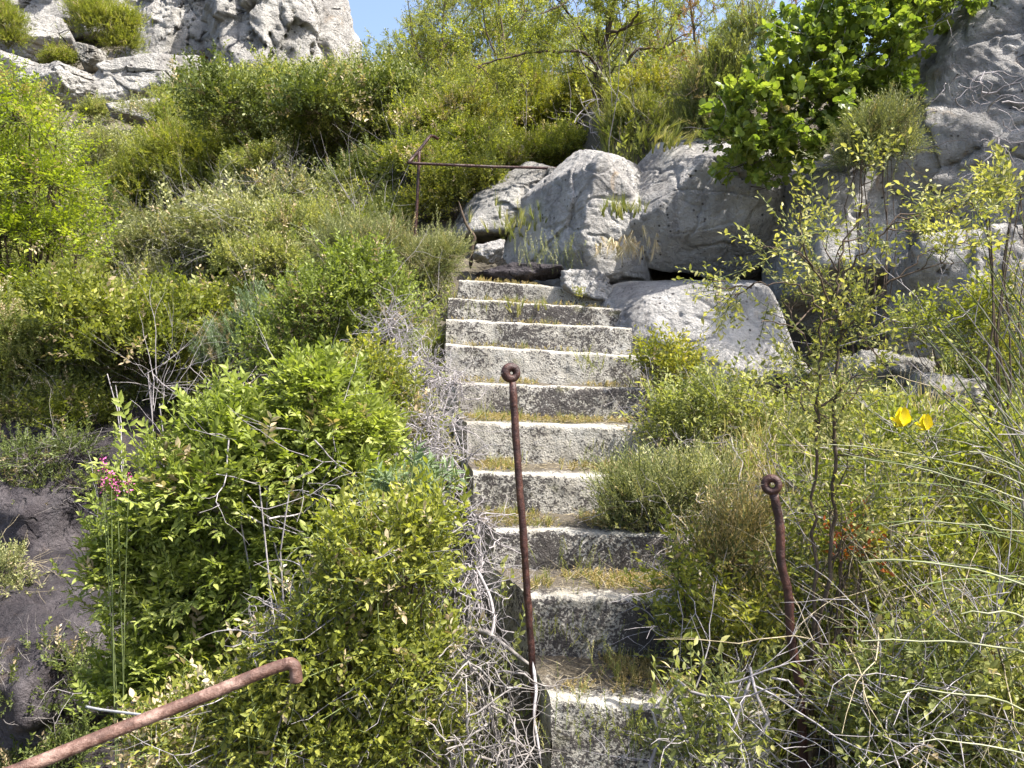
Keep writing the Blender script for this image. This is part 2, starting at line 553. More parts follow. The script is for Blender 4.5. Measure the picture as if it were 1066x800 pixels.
def grass_tuft(r, n, H, w, spread=.5):
    VV, QQ, TT, off = [], [], [], 0
    for i in range(n):
        az = r.uniform(0, 2 * PI); le = H * r.uniform(.5, 1.15); lean = r.uniform(.1, spread) * le
        d = np.array([math.cos(az), 0, math.sin(az)]); s = np.array([-d[2], 0, d[0]]) * w / 2
        b = d * r.uniform(0, .25) * H * .3
        Vs = []
        for t, ww in ((0, 1), (.45, .85), (.8, .5), (1, .12)):
            c = b + d * lean * t ** 1.8 + np.array([0, le * (t - .25 * t * t * lean / le), 0])
            Vs += [c - s * ww, c + s * ww]
        VV.append(np.array(Vs)); QQ.append(np.array([[0, 1, 3, 2], [2, 3, 5, 4], [4, 5, 7, 6]]) + off); off += 8
        TT.append(np.full(8, r.uniform(-.3, .3)))
    V = np.concatenate(VV); Q = np.concatenate(QQ)
    return V, Q, np.concatenate(TT), np.zeros(len(Q))


_r = np.random.default_rng(21)
SP = {
    'lance': [spray(_r, 11, .10, .033, .0145, 'fold', 'alt', .4, 1.0) for _ in range(5)],
    'ovate': [spray(_r, 10, .11, .023, .0115, 'fold', 'alt', .6, 1.0) for _ in range(5)],
    'maquis': [spray(_r, 18, .12, .021, .009, 'quad', 'spiral', .4, .8) for _ in range(5)],
    'maquis_far': [spray(_r, 13, .17, .036, .017, 'quad', 'spiral', .5, .9) for _ in range(5)],
    'needle': [spray(_r, 26, .15, .026, .006, 'quad', 'spiral', .25, .55) for _ in range(4)],
    'needle_far': [spray(_r, 18, .20, .042, .012, 'quad', 'spiral', .3, .6) for _ in range(4)],
    'round': [spray(_r, 10, .09, .043, .036, 'hex', 'spiral', .4, .95, .0025, .25) for _ in range(5)],
    'rose': [spray(_r, 11, .15, .026, .012, 'fold', 'alt', .5, 1.0, .0016) for _ in range(5)],
    'heath': [spray(_r, 24, .14, .017, .0038, 'quad', 'spiral', .25, .6, .0015) for _ in range(4)],
    'layer': [spray(_r, 15, .26, .044, .018, 'quad', 'alt', .3, 1.1, .003) for _ in range(4)],
    'whorl': [spray(_r, 22, .10, .050, .0085, 'quad', 'spiral', .2, 1.1, .004, .3) for _ in range(3)],
    'sedum': [spray(_r, 14, .045, .011, .005, 'quad', 'spiral', .4, .8, .0015) for _ in range(4)],
    'tuft': [grass_tuft(_r, 14, .16, .005) for _ in range(4)],
    'tuft_tall': [grass_tuft(_r, 16, .30, .006, .7) for _ in range(4)],
}


def _area(kind):
    out = []
    for V, Q, T, mi in SP[kind]:
        q = V[Q[mi == 0]]
        out.append(.5 * np.linalg.norm(np.cross(q[:, 2] - q[:, 0], q[:, 3] - q[:, 1]), axis=1).sum())
    return float(np.mean(out))


AREA = {k: _area(k) for k in SP}


def place_sprays(r, kind, pos, axis, scale, up=(0, 0, 1), roll=.35, tint=None, alt=0.0):
    """Instance spray variants into one vertex soup."""
    pos = np.asarray(pos, float); axis = np.asarray(axis, float)
    n = len(pos)
    y = axis / (np.linalg.norm(axis, axis=1, keepdims=True) + 1e-9)
    upv = np.tile(np.asarray(up, float), (n, 1)) + r.normal(0, roll, (n, 3))
    z = upv - (upv * y).sum(1, keepdims=True) * y
    z /= np.linalg.norm(z, axis=1, keepdims=True) + 1e-9
    x = np.cross(y, z)
    R = np.stack([x, y, z], -1) * scale[:, None, None]
    if tint is None: tint = np.full(n, .5)
    var = r.integers(0, len(SP[kind]), n)
    VV, QQ, TT, MI, off = [], [], [], [], 0
    for k, (V, Q, T, mi) in enumerate(SP[kind]):
        s = np.where(var == k)[0]
        if not len(s): continue
        W = np.einsum('nij,vj->nvi', R[s], V) + pos[s][:, None, :]
        nv = len(V)
        VV.append(W.reshape(-1, 3))
        QQ.append((Q[None] + (np.arange(len(s)) * nv)[:, None, None]).reshape(-1, 4) + off)
        TT.append((T[None] + tint[s][:, None]).ravel())
        mm = np.tile(mi, (len(s), 1)); am = (r.random(len(s)) < alt * (.5 + 5 * (perlin(pos[s] * 2.4 + 40) > .28)))[:, None] & (mm == 0)
        MI.append(np.where(am, 2, mm).ravel())
        off += nv * len(s)
    return np.concatenate(VV), np.concatenate(QQ), np.concatenate(TT), np.concatenate(MI)


def blob_sprays(r, blobs, dens, outw=.6, upw=.45, rnd=.5, shell=.42, smin=.6, smax=1.35, flat=1.0):
    """Positions, axes, scales, tints of sprays spread through lumpy blobs [(c, rad)]."""
    PP, AA, TT = [], [], []
    cs = np.array([b[0] for b in blobs]); rs = np.array([b[1] for b in blobs])
    for c, rad in blobs:
        n = max(6, int(dens * rad * rad))
        d = r.normal(size=(n, 3)); d /= np.linalg.norm(d, axis=1, keepdims=True)
        d[:, 2] = np.where(d[:, 2] < -.35, -d[:, 2] * .6, d[:, 2])
        q = perlin(d * 2.3 + c[None] * 3.1) * .8 + perlin(d * 5.3 + c[None] * 1.7) * .5
        lead = r.random(n) < .16
        q = q + lead * r.uniform(.05, .6, n)
        rr = rad * (1 + q) * (shell + (1 - shell) * r.random(n)) ** .7
        p = c + d * rr[:, None] * np.array([1, 1, flat])
        # drop those buried deep in a neighbouring blob; leave gaps by noise
        keep = np.ones(n, bool)
        gap = perlin(p * 3.7 / max(.25, rad)) + .6 * perlin(p * 8.3 / max(.25, rad))
        keep &= gap > -.22
        p, d = p[keep], d[keep]
        PP.append(p)
        AA.append(d * outw + np.array([0, 0, upw]) + r.normal(0, rnd, p.shape) + lead[keep][:, None] * np.array([0, 0, .9]))
        TT.append(.42 + .5 * perlin(p * 2.6 + 5) + r.normal(0, .07, len(p)))
    PP = np.concatenate(PP); AA = np.concatenate(AA); TT = np.concatenate(TT)
    return PP, AA, r.uniform(smin, smax, len(PP)), TT


def stem_tubes(r, root, blobs, spr, twig_frac=.2, r0=.012, wob=.08, nmax=260, multi=3):
    lst = []
    for c, rad in blobs:
        for q in range(multi):
            e = c + r.normal(0, .28, 3) * rad
            b = root + r.normal(0, .06, 3) * np.array([1, 1, .2]) * max(.5, np.linalg.norm(c - root))
            mid = (b * .5 + e * .5) + r.normal(0, wob, 3) * np.linalg.norm(e - b) + np.array([0, 0, -.04 * np.linalg.norm(e - b)])
            p = bez(b, mid, e, 7)
            p[1:-1] += r.normal(0, .012, (5, 3)) * np.linalg.norm(e - b)
            lst.append((p, np.linspace(r0, r0 * .4, 7) * r.uniform(.6, 1.1)))
    n = min(nmax, int(len(spr) * twig_frac))
    if n > 0:
        idx = r.choice(len(spr), n, replace=False)
        cs = np.array([b[0] for b in blobs]); rs = np.array([b[1] for b in blobs])
        for i in idx:
            e = spr[i]
            j = int(np.argmin(np.linalg.norm(cs - e, axis=1) / rs))
            b = cs[j] + r.normal(0, .3, 3) * rs[j]
            mid = (b + e) / 2 + r.normal(0, .12, 3) * rs[j]
            lst.append((bez(b, mid, e + (e - b) * r.uniform(0, .12), 5), np.linspace(r0 * .35, r0 * .1, 5)))
    return lst


def bare_twigs(r, blobs, n, L=(.3, .8), r0=.0021, up=.3):
    lst = []
    for _ in range(n):
        c, rad = blobs[r.integers(len(blobs))]
        d = r.normal(size=3) + np.array([0, -.2, up]); d /= np.linalg.norm(d)
        b = c + d * rad * r.uniform(.3, .9)
        le = r.uniform(*L)
        p = [b]; dd = d + r.normal(0, .5, 3)
        for k in range(6):
            dd = dd / np.linalg.norm(dd) + r.normal(0, .22, 3)
            p.append(p[-1] + dd / np.linalg.norm(dd) * le / 6)
        p = np.array(p)
        lst.append((p, np.linspace(r0, r0 * .3, 7)))
        for k in (2, 3, 4):
            if r.random() < .75:
                e = r.normal(size=3); e /= np.linalg.norm(e)
                q = np.linspace(0, 1, 4)[:, None] * (e + dd * .4) * le * .35 + p[k] + r.normal(0, .01, (4, 3)) * le
                q[0] = p[k]
                lst.append((q, np.linspace(r0 * .6, r0 * .2, 4)))
    return lst


def build_plant(name, label, cat, root, blobs, kind, leafm, barkm='bark', lai=1.6, group=None, r=None, stemm=None,
                twigm='dry_twig', twigs=0, r0=.007, twig_frac=.06, altp=.08, altm='straw', names=('foliage', 'stems'), twL=(.25, .7), multi=2, **kw):
    """A plant as an Empty at its foot with its foliage, its stems and, where the photo shows them, its bare twigs."""
    r = r or np.random.default_rng(abs(hash((label, len(blobs)))) % 99991 if False else sum(ord(ch) for ch in label) * 7 + len(blobs))
    root = np.asarray(root, float)
    e = empty(name, root, label, cat, group)
    bl = [(np.asarray(c, float) - root, rad) for c, rad in blobs]
    pos, ax, sc, ti = blob_sprays(r, bl, lai * 12.57 / AREA[kind], **kw)
    V, Q, T, mi = place_sprays(r, kind, pos, ax, sc, tint=ti, alt=altp)
    link(names[0], mesh_q(names[0], V, Q, [M[leafm], M[stemm or 'green_stem'], M[altm]], attrs={'tint': T}, mi=mi), e)
    tl = stem_tubes(r, np.zeros(3), bl, pos, twig_frac, r0, multi=multi)
    V, Q = tube_list(tl, 5)
    link(names[1], mesh_q(names[1], V, Q, [M[barkm]], smooth=True), e)
    if twigs:
        V, Q = tube_list(bare_twigs(r, bl, twigs, twL), 4)
        link('bare_twigs', mesh_q('bare_twigs', V, Q, [M[twigm]], smooth=True), e)
    return e


def PB(rows, d=None):
    """[(px, py, r_px[, d])] -> world blobs."""
    out = []
    for row in rows:
        dd = row[3] if len(row) > 3 else d
        out.append((P(row[0], row[1], dd), row[2] * dd / FPX))
    return out


def hero(name, label, cat, rows, d, kind, leafm, root=None, **kw):
    if d > 10.5 and kind in ('maquis', 'needle'): kind += '_far'
    if 'twigs' in kw: kw['twigs'] = int(kw['twigs'] * .75)
    bl = PB(rows, d)
    m = np.mean([b[0] for b in bl], axis=0)
    if root is None:
        x, y = m[0], m[1] + .1
    else:
        x, y = root
    z = g1(x, y) - .04
    return build_plant(name, label, cat, (x, y, z), bl, kind, leafm, **kw)


# ------------------------------------------------------------------ rocks
def rock(name, label, cat, c, rad, seed, planes=None, npl=13, amp=.05, sub=6, mat='rock', p=24, rot=0.0, group=None, ns=1.0, crack=.035, blocks=(40, .03), strata=None):
    r = np.random.default_rng(seed)
    bm = bmesh.new()
    bmesh.ops.create_icosphere(bm, subdivisions=sub, radius=1)
    me = bpy.data.meshes.new(name)
    bm.to_mesh(me); bm.free()
    n = len(me.vertices)
    D = np.empty(n * 3); me.vertices.foreach_get('co', D); D = D.reshape(-1, 3)
    if planes is None:
        pn = r.normal(size=(npl, 3)); pn /= np.linalg.norm(pn, axis=1, keepdims=True)
        ph = r.uniform(.72, 1.05, npl)
        ax = np.array([[1, 0, 0], [-1, 0, 0], [0, 1, 0], [0, -1, 0], [0, 0, 1], [0, 0, -1]], float)
        ax = ax + r.normal(0, .18, ax.shape); ax /= np.linalg.norm(ax, axis=1, keepdims=True)
        pn = np.concatenate([pn, ax]); ph = np.concatenate([ph, np.full(6, .98)])
    else:
        pl = np.array(planes, float)
        pn = pl[:, :3] / np.linalg.norm(pl[:, :3], axis=1, keepdims=True); ph = pl[:, 3]
    dn = np.clip(D @ pn.T / ph[None], 0, None)
    rr = 1.0 / ((dn ** p).sum(1) ** (1 / p) + 1e-6)
    V = D * rr[:, None] * np.asarray(rad)[None]
    if rot:
        cr, sr = math.cos(rot), math.sin(rot)
        V = V @ np.array([[cr, sr, 0], [-sr, cr, 0], [0, 0, 1]])
    s = float(np.mean(rad))
    q = V / s * ns + seed * 1.37
    disp = fbm(q * 1.6, 5, .55) * amp * 1.5 + (np.abs(fbm(q * 3.1, 3)) ** .7 - .3) * amp * .8
    fz = fbm(q * np.array([.9, .9, 1.5]) + 9.1, 3)
    disp -= crack * np.exp(-(fz / .035) ** 2) * 1.6
    fz2 = fbm(q * 2.3 + 3.7, 3)
    disp -= crack * .6 * np.exp(-(fz2 / .05) ** 2)
    disp += fbm(q * 11, 3, .6) * amp * .22
    if strata is not None:
        dv = np.array(strata[:3], float); dv /= np.linalg.norm(dv)
        tt = (V / s) @ dv * strata[3] + perlin(q * 1.5) * .9
        disp += strata[4] * (perlin(np.stack([tt, tt * 0 + .3, tt * 0 + 7.7], 1)) + .6 * np.abs(perlin(np.stack([tt * 2.7, q[:, 0] * .7, q[:, 2] * .7], 1))))
    nb, ab = blocks
    sd = r.normal(0, .75, (nb, 3))
    qq = V / np.asarray(rad)[None] + np.stack([perlin(q * 2 + 31), perlin(q * 2 + 47), perlin(q * 2 + 71)], 1) * .12
    d2 = ((qq[:, None, :] - sd[None]) ** 2).sum(2)
    near = np.argsort(d2, 1)[:, :2]
    a0 = np.sqrt(d2[np.arange(n), near[:, 0]]); a1 = np.sqrt(d2[np.arange(n), near[:, 1]])
    off = r.uniform(-1, 1, nb); tl = r.normal(0, 1.1, (nb, 3))
    disp += ab * (off[near[:, 0]] + ((qq - sd[near[:, 0]]) * tl[near[:, 0]]).sum(1)) - ab * .8 * np.exp(-((a1 - a0) / .02) ** 2) * (perlin(q * 2.3 + 5) > -.05)
    V = V + D * (disp * s)[:, None]
    me.vertices.foreach_set('co', V.astype(np.float32).ravel())
    me.polygons.foreach_set('use_smooth', np.ones(len(me.polygons), bool))
    me.materials.append(M[mat]); me.update()
    o = link(name, me, loc=c)
    return tag(o, label, cat, group)

# ================================================================== SETTING
def warp(n, lo, hi, s):
    u = np.linspace(math.asinh(lo / s), math.asinh(hi / s), n)
    return np.sinh(u) * s


gx = warp(330, -70, 60, 2.2); gy = warp(330, -9, 150, 3.0)
X, Y = np.meshgrid(gx, gy)
Z = G(X, Y)
V = np.stack([X.ravel(), Y.ravel(), Z.ravel()], 1)
ii, jj = np.meshgrid(np.arange(329), np.arange(329), indexing='ij')
b0 = ii * 330 + jj
Q = np.stack([b0, b0 + 1, b0 + 331, b0 + 330], -1).reshape(-1, 4)
tag(link('hillside', mesh_q('hillside', V, Q, [M['ground']], smooth=True)), kind='structure')

# ================================================================== STAIRS
stair_y = [2.44 + .385 * k for k in range(10)]
nos_py = [733, 622, 553, 493, 440, 398, 358, 332, 310, 291]
xl = [.125, .060, -.065, -.175, -.225, -.30, -.40, -.43, -.45, -.40, -.36]
xr = [.80, .80, .79, .77, .76, .75, .745, .75, .74, .70, .66]
drop = [.03, .025, .02, .02, .025, .04, .075, .06, .08, .08]
zl = [(CY - 14 - py) * d / FPX for py, d in zip(nos_py, stair_y)]
stairs = empty('concrete_stairs', (.3, 2.44, zl[0] - .6), 'steep weathered concrete staircase speckled with dark lichen, climbing between the bushes', 'staircase')
OFF = np.array(stairs.location)


def step_mesh(k):
    r = np.random.default_rng(40 + k)
    nx = 110
    back = stair_y[k] + .385 + .16
    rise = zl[k] - (zl[k - 1] if k else zl[0] - .62)
    low = rise + .28 if k else .7
    prof = []  # (dy, dz, edge) from the foot of the riser up over the nosing to the back of the tread
    for t in list(np.linspace(0, .94, 25)) + [.985]: prof.append((.018 * (t), -low + (low - .022) * t, 0.0))
    for a in np.linspace(.2, PI / 2 - .05, 5): prof.append((.018 + .022 * (1 - math.cos(a)), -.022 + .022 * math.sin(a), -.1 + .45 * a))
    for t in np.linspace(.06, 1, 16): prof.append((.04 + (back - stair_y[k] - .04) * t, .004 * t, float(.35 - .75 * min(1, t * 3.2))))
    prof = np.array(prof); npf = len(prof)
    u = np.linspace(0, 1, nx)
    t_y = prof[:, 0] / .385
    xL = xl[k] + (xl[k + 1] - xl[k]) * np.clip(t_y, 0, 1.3)
    VV = np.zeros((nx, npf, 3))
    VV[:, :, 0] = xL[None] * (1 - u[:, None]) + (xr[k] + .004 * k) * u[:, None]
    VV[:, :, 1] = stair_y[k] + prof[None, :, 0] - .03 * u[:, None]
    VV[:, :, 2] = zl[k] + prof[None, :, 1] - drop[k] * u[:, None]
    ed = np.tile(prof[:, 2], (nx, 1))
    W = VV.reshape(-1, 3)
    n1 = fbm(W * 5 + k, 4) * .010 + fbm(W * 24 + k, 3, .6) * .006
    chip = np.clip(fbm(np.stack([W[:, 0] * 9, np.full(len(W), k * 3.1), np.zeros(len(W))], 1), 3) - .12, 0, 1) * ed.ravel() * .03
    W[:, 1] += n1 + chip * .6
    W[:, 2] += fbm(W * 6 + 7 + k, 4) * .012 - chip + fbm(W * 30, 2) * .003
    ii, jj = np.meshgrid(np.arange(nx - 1), np.arange(npf - 1), indexing='ij')
    b = ii * npf + jj
    Q = np.stack([b, b + npf, b + npf + 1, b + 1], -1).reshape(-1, 4)
    # left and right cheeks: fan strips from the profile down to the foot line
    parts = [(W, Q, ed.ravel())]
    for side in (0, nx - 1):
        edge = W.reshape(nx, npf, 3)[side]
        m = 12
        foot = edge.copy(); foot[:, 2] = edge[:, 2].min()
        SV = edge[:, None, :] * (1 - np.linspace(0, 1, m))[None, :, None] + foot[:, None, :] * np.linspace(0, 1, m)[None, :, None]
        S = SV.reshape(-1, 3).copy()
        nn = fbm(S * 7 + 3 * k, 4) * .018; nn[::m] = 0
        S[:, 0] += nn
        i2, j2 = np.meshgrid(np.arange(npf - 1), np.arange(m - 1), indexing='ij')
        bb = i2 * m + j2
        SQ = np.stack([bb, bb + m, bb + m + 1, bb + 1], -1).reshape(-1, 4)
        if side: SQ = SQ[:, ::-1]
        parts.append((S, SQ, np.full(len(S), .25)))
    V, Q = join([(p[0], p[1]) for p in parts])
    E = np.concatenate([p[2] for p in parts])
    return mesh_q('step', V - OFF, Q, [M['concrete']], smooth=True, attrs={'edge': E})


for k in range(10): link('step', step_mesh(k), stairs)

# ================================================================== IRON WORK
def path_tube(pts, r0, k=14, sub=6, wob=0.0, seed=0):
    """A smooth round bar through pts (Catmull-Rom)."""
    p = np.array(pts, float)
    p = np.vstack([2 * p[0] - p[1], p, 2 * p[-1] - p[-2]])
    out = []
    for i in range(1, len(p) - 2):
        for t in np.linspace(0, 1, sub, endpoint=False):
            a, b_, c, d = p[i - 1:i + 3]
            out.append(.5 * (2 * b_ + (c - a) * t + (2 * a - 5 * b_ + 4 * c - d) * t * t + (3 * b_ - a - 3 * c + d) * t ** 3))
    out.append(p[-2])
    out = np.array(out)
    rad = np.full(len(out), r0)
    if wob: rad *= 1 + wob * perlin(np.stack([np.arange(len(out)) * .7, np.full(len(out), seed + .5), np.zeros(len(out))], 1))
    t = np.gradient(out, axis=0); t /= np.linalg.norm(t, axis=1, keepdims=True) + 1e-9
    cap0, cap1 = out[0] - t[0] * r0 * .05, out[-1] + t[-1] * r0 * .05
    out = np.vstack([cap0, out, cap1]); rad = np.concatenate([[r0 * .02], rad, [r0 * .02]])
    return tubes(out[None], rad[None], k)


def ring(c, R, r0, ax, n=36, k=12):
    ax = np.array(ax, float); ax /= np.linalg.norm(ax)
    u = np.cross(ax, [0, 0, 1]); u /= np.linalg.norm(u); w = np.cross(u, ax)
    a = np.arange(n + 1) * 2 * PI / n
    pts = c + R * (np.cos(a)[:, None] * u + np.sin(a)[:, None] * w)
    rad = r0 * (1 + .10 * np.sin(a + 1.2))
    return tubes(pts[None], rad[None], k)


def iron_post(label, base, pts, rr, ring_c, R, r0, ax, mat, seed):
    e = empty('eyelet_post', base, label, 'iron post')
    b = np.array(base)
    V, Q = path_tube([p - b for p in pts], rr, wob=.14, seed=seed)
    V = V + (fbm(V * 60, 3) * .0035)[:, None] * np.array([1, 1, .3])
    link('rod', mesh_q('rod', V, Q, [M[mat]], smooth=True), e)
    V, Q = ring(ring_c - b, R, r0, ax)
    link('eye_ring', mesh_q('eye_ring', V, Q, [M[mat]], smooth=True), e)
    return e


d = 2.59
iron_post('tall straight rusty iron rod with a ring eye, free in front of the stairs', P(557, 735, d),
          [P(558, 760, d), P(554, 690, d), P(549, 620, d), P(543.5, 540, d), P(538, 470, d), P(533.5, 398, d)], .0122,
          P(532, 388.5, d), .0190, .0142, (.25, -1, .05), 'rust', 1)
d = 2.3
iron_post('crooked rusty iron rod with a ring eye, half hidden in the right bushes', P(837, 800, d),
          [P(838, 815, d), P(835, 765, d), P(832, 715, d), P(823, 660, d), P(821, 620, d), P(813, 585, d), P(812, 550, d), P(805.5, 514, d)], .0128,
          P(803.5, 505, d), .0190, .0118, (-.5, -1, .15), 'rust', 2)

e = empty('pipe_handrail', P(-78, 1010, 1.36), 'bent rusty pipe handrail ending in a short hook, low in front of the bushes', 'handrail')
b = np.array(e.location)
d = 1.62
V, Q = path_tube([p - b for p in [P(-78, 834, 1.36), P(20, 801.5, 1.42), P(110, 765, 1.49), P(200, 730, 1.555), P(262, 704.5, 1.60), P(284, 696, 1.615),
                                  P(295, 692.5, d), P(302, 691, d), P(306.5, 694, d), P(308, 701, d), P(308.5, 710, d)]], .0127, k=18, wob=.03)
link('pipe', mesh_q('pipe', V, Q, [M['rust_light']], smooth=True), e)
q = P(-78, 834, 1.36)
V, Q = path_tube([q - b + np.array([0, .0, -.01]), q - b + np.array([.01, 0, -.4]), np.array([.01, 0, g1(q[0], q[1]) - .2 - b[2]])], .013, k=12)
link('support_post', mesh_q('support_post', V, Q, [M['rust_light']], smooth=True), e)

d = 7.0
e = empty('path_railing', P(432, 262, d), 'thin rusty iron railing with one post, at the turn above the stairs', 'railing')
b = np.array(e.location)
V, Q = path_tube([p - b for p in [P(430.5, 290, d), P(432, 250, d), P(434.5, 205, d), P(436.5, 158, d)]], .0135, k=10, wob=.1)
link('post', mesh_q('post', V, Q, [M['rust']], smooth=True), e)
V, Q = path_tube([p - b for p in [P(425, 170, d - .05), P(470, 172, d), P(520, 174, d + .1), P(560, 175, d + .1), P(603, 176.5, d + .1)]], .0125, k=10, wob=.1)
link('rail', mesh_q('rail', V, Q, [M['rust']], smooth=True), e)
V, Q = path_tube([p - b for p in [P(425, 170, d - .05), P(437, 156, d + .1), P(447, 143, d + .3), P(451, 142, d + .35), P(456, 145, d + .4)]], .014, k=10, wob=.1)
link('diagonal_bar', mesh_q('diagonal_bar', V, Q, [M['rust']], smooth=True), e)

V, Q = path_tube([P(90, 736, 2.5), P(105, 739, 2.46), P(128, 742, 2.40), P(152, 745, 2.33)], .0040, k=8)
tag(link('grey_rod', mesh_q('grey_rod', V, Q, [plain('dull_grey_metal', (.30, .30, .30), .55)], smooth=True)),
    'thin straight pale grey rod sticking out of the bush behind the handrail', 'rod')

# ================================================================== ROCKS NEAR THE STAIRS
rock('boulder', 'big blocky grey boulder with an undercut base, wedged above the pale rounded rock', 'boulder',
     P(744, 222, 6.3), (.78, .50, .61), 5,
     planes=[(-.12, -1, -.08, .80), (.98, -.25, .0, .82), (-.86, -.35, .55, .74), (-.62, -.5, -.35, .93), (.15, -.3, 1, .86), (-.35, -.4, .95, .86), (.05, -.62, -.80, .70), (.5, -.2, -.9, .86), (0, 1, .2, .9), (-.3, .3, -1, .84), (.7, -.8, .25, .92)],
     amp=.022, crack=.022, p=46, sub=7, blocks=(9, .022))
rock('boulder', 'grey leaning boulder with a white top edge, left of the big undercut boulder', 'boulder',
     P(622, 236, 6.5), (.50, .55, .66), 8,
     planes=[(-.75, -.55, .25, .66), (.1, -1, .05, .75), (.85, -.3, .1, .8), (-.5, -.3, .75, .8), (.2, -.2, 1, .9), (-.6, -.6, -.45, .85), (0, -.3, -1, .9), (0, 1, .1, .9), (.6, -.5, .6, .82)], amp=.03, crack=.018, p=40, sub=7, blocks=(6, .015))
rock('boulder', 'pale rounded rock bulging out under the big boulder beside the top steps', 'boulder',
     P(722, 352, 5.6), (.68, .62, .45), 12,
     planes=[(-.3, -.85, .45, .78), (.2, -.9, .35, .8), (-.8, -.3, .3, .85), (0, -.2, 1, .86), (.9, -.2, .2, .9), (-.5, -.75, -.2, .9), (0, 1, 0, .9), (0, 0, -1, .95), (-.5, -.4, .8, .84)], amp=.03, crack=.012, p=16, sub=7, blocks=(8, .015))
rock('boulder', 'grey upright boulder split by a dark gap from the big undercut boulder', 'boulder',
     P(880, 238, 5.85), (.47, .5, .54), 17, amp=.03, crack=.02, p=36, blocks=(10, .02), planes=[(-1, -.15, .05, .86), (0, -1, .1, .8), (.8, -.5, .1, .85), (-.3, -.4, .9, .85), (.4, -.3, .85, .8), (0, -.4, -1, .9), (0, 1, 0, .9), (-.6, -.7, .3, .92)])
rock('rock_face', 'tall slanting grey rock face with dry roots, at the right edge of the picture', 'rock face',
     P(1085, 120, 5.5), (1.05, .85, 1.35), 23,
     planes=[(-.58, -.72, .42, .62), (-.2, -1, .25, .74), (-.85, -.2, .55, .74), (.3, -.9, .2, .8), (-.6, -.75, -.1, .74), (-.3, -.2, 1, .9), (0, 1, 0, .9), (1, 0, 0, .9), (-.4, -.5, -.8, .92)], amp=.03, ns=1.2, sub=7, crack=.02, strata=(.60, -.2, .78, 6, .03), blocks=(22, .05))
rock('boulder', 'dark overhung grey rock under the slanting rock face behind the sapling', 'boulder',
     P(1000, 318, 5.3), (.50, .5, .42), 31, amp=.09)
rock('boulder', 'small pale rock lying on the bank behind the sapling stems', 'rock', P(925, 392, 4.4), (.27, .22, .14), 33, amp=.12, mat='rock_far', sub=5)
rock('boulder', 'low pale stone half buried left of the sapling stems', 'rock', P(812, 390, 4.9), (.26, .2, .12), 35, amp=.12, mat='rock_far', sub=5)
rock('boulder', 'whitish broken stone between the sapling and the yellow flower', 'rock', P(985, 412, 3.9), (.17, .14, .10), 36, amp=.14, mat='rock_far', sub=5)
rock('boulder', 'long pale slanting slab beneath the thin iron railing', 'rock slab',
     P(560, 212, 7.35), (.60, .5, .40), 41,
     planes=[(-.62, -.45, .75, .62), (-.3, -.8, .5, .72), (.2, -1, .1, .8), (.4, -.3, .9, .8), (1, 0, .1, .9), (0, 0, -1, .9), (0, 1, 0, .9), (-.9, -.3, .4, .86)], amp=.07, mat='rock_far')
rock('boulder', 'small rounded grey stone at the foot of the slab beside the dead sapling', 'rock', P(508, 264, 6.5), (.13, .12, .11), 43, amp=.1, sub=5)
rock('boulder', 'small grey rock peeking out behind the narrow-leaved shrub above the boulders', 'rock', P(706, 122, 7.4), (.19, .2, .19), 45, amp=.1, sub=5)
rock('boulder', 'low dark bar, coloured as a step in shade, set across the landing at the top of the stairs', 'rock', P(540, 284, 6.2), (.36, .12, .07), 47, amp=.12, mat='rock_shade', sub=5)  # the shade of the step is put into the bar's dark colour
rock('boulder', 'small rough grey stone wedged between the stairs and the leaning boulder', 'rock', P(612, 300, 6.0), (.2, .2, .14), 48, amp=.12, mat='rock', sub=5)

# rock wall of the ravine
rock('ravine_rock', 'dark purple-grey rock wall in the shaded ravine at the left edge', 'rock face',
     P(25, 590, 6.5), (1.35, .75, 1.25), 51, amp=.05, crack=.03, p=30, blocks=(14, .05), mat='rock_shade', planes=[(-.66, -.8, -.14, .60), (.8, -.45, .1, .98), (-.85, -.5, -.1, .8), (0, -.3, 1, .85), (1, .2, .1, .9), (-1, 0, 0, .95), (0, 1, 0, .9), (0, -.2, -1, .95), (-.5, -.6, .25, .9)])
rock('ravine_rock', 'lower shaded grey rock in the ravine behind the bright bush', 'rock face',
     P(40, 740, 4.9), (.8, .6, .75), 53, amp=.05, crack=.03, p=30, blocks=(12, .05), mat='rock_shade', planes=[(-.66, -.8, -.10, .60), (.8, -.45, .1, .98), (-.85, -.5, -.1, .8), (-.4, -.5, .75, .85), (0, -.2, 1, .95), (1, .2, .1, .95), (-1, 0, 0, .95), (0, 1, 0, .9), (0, -.2, -1, .95)])

# ================================================================== FAR CLIFF
_rock = rock


def rock(name, label, cat, c, rad, *a, **kw):  # keep the place in the view, stand it on the slope
    d0 = c[1]
    dn = hit(CX + FPX * c[0] / d0, 386 - FPX * (c[2] - rad[2] * .62) / d0, 8, 60)[1]
    f = dn / d0
    kw['amp'] = kw.get('amp', .05) * .7
    kw['crack'] = kw.get('crack', .035) * .6
    kw['amp'] *= .6
    kw.setdefault('blocks', (130, .13) if cat == 'cliff' else (30, .05))
    return _rock(name, label, cat, c * f, tuple(q * f for q in rad), *a, **kw)



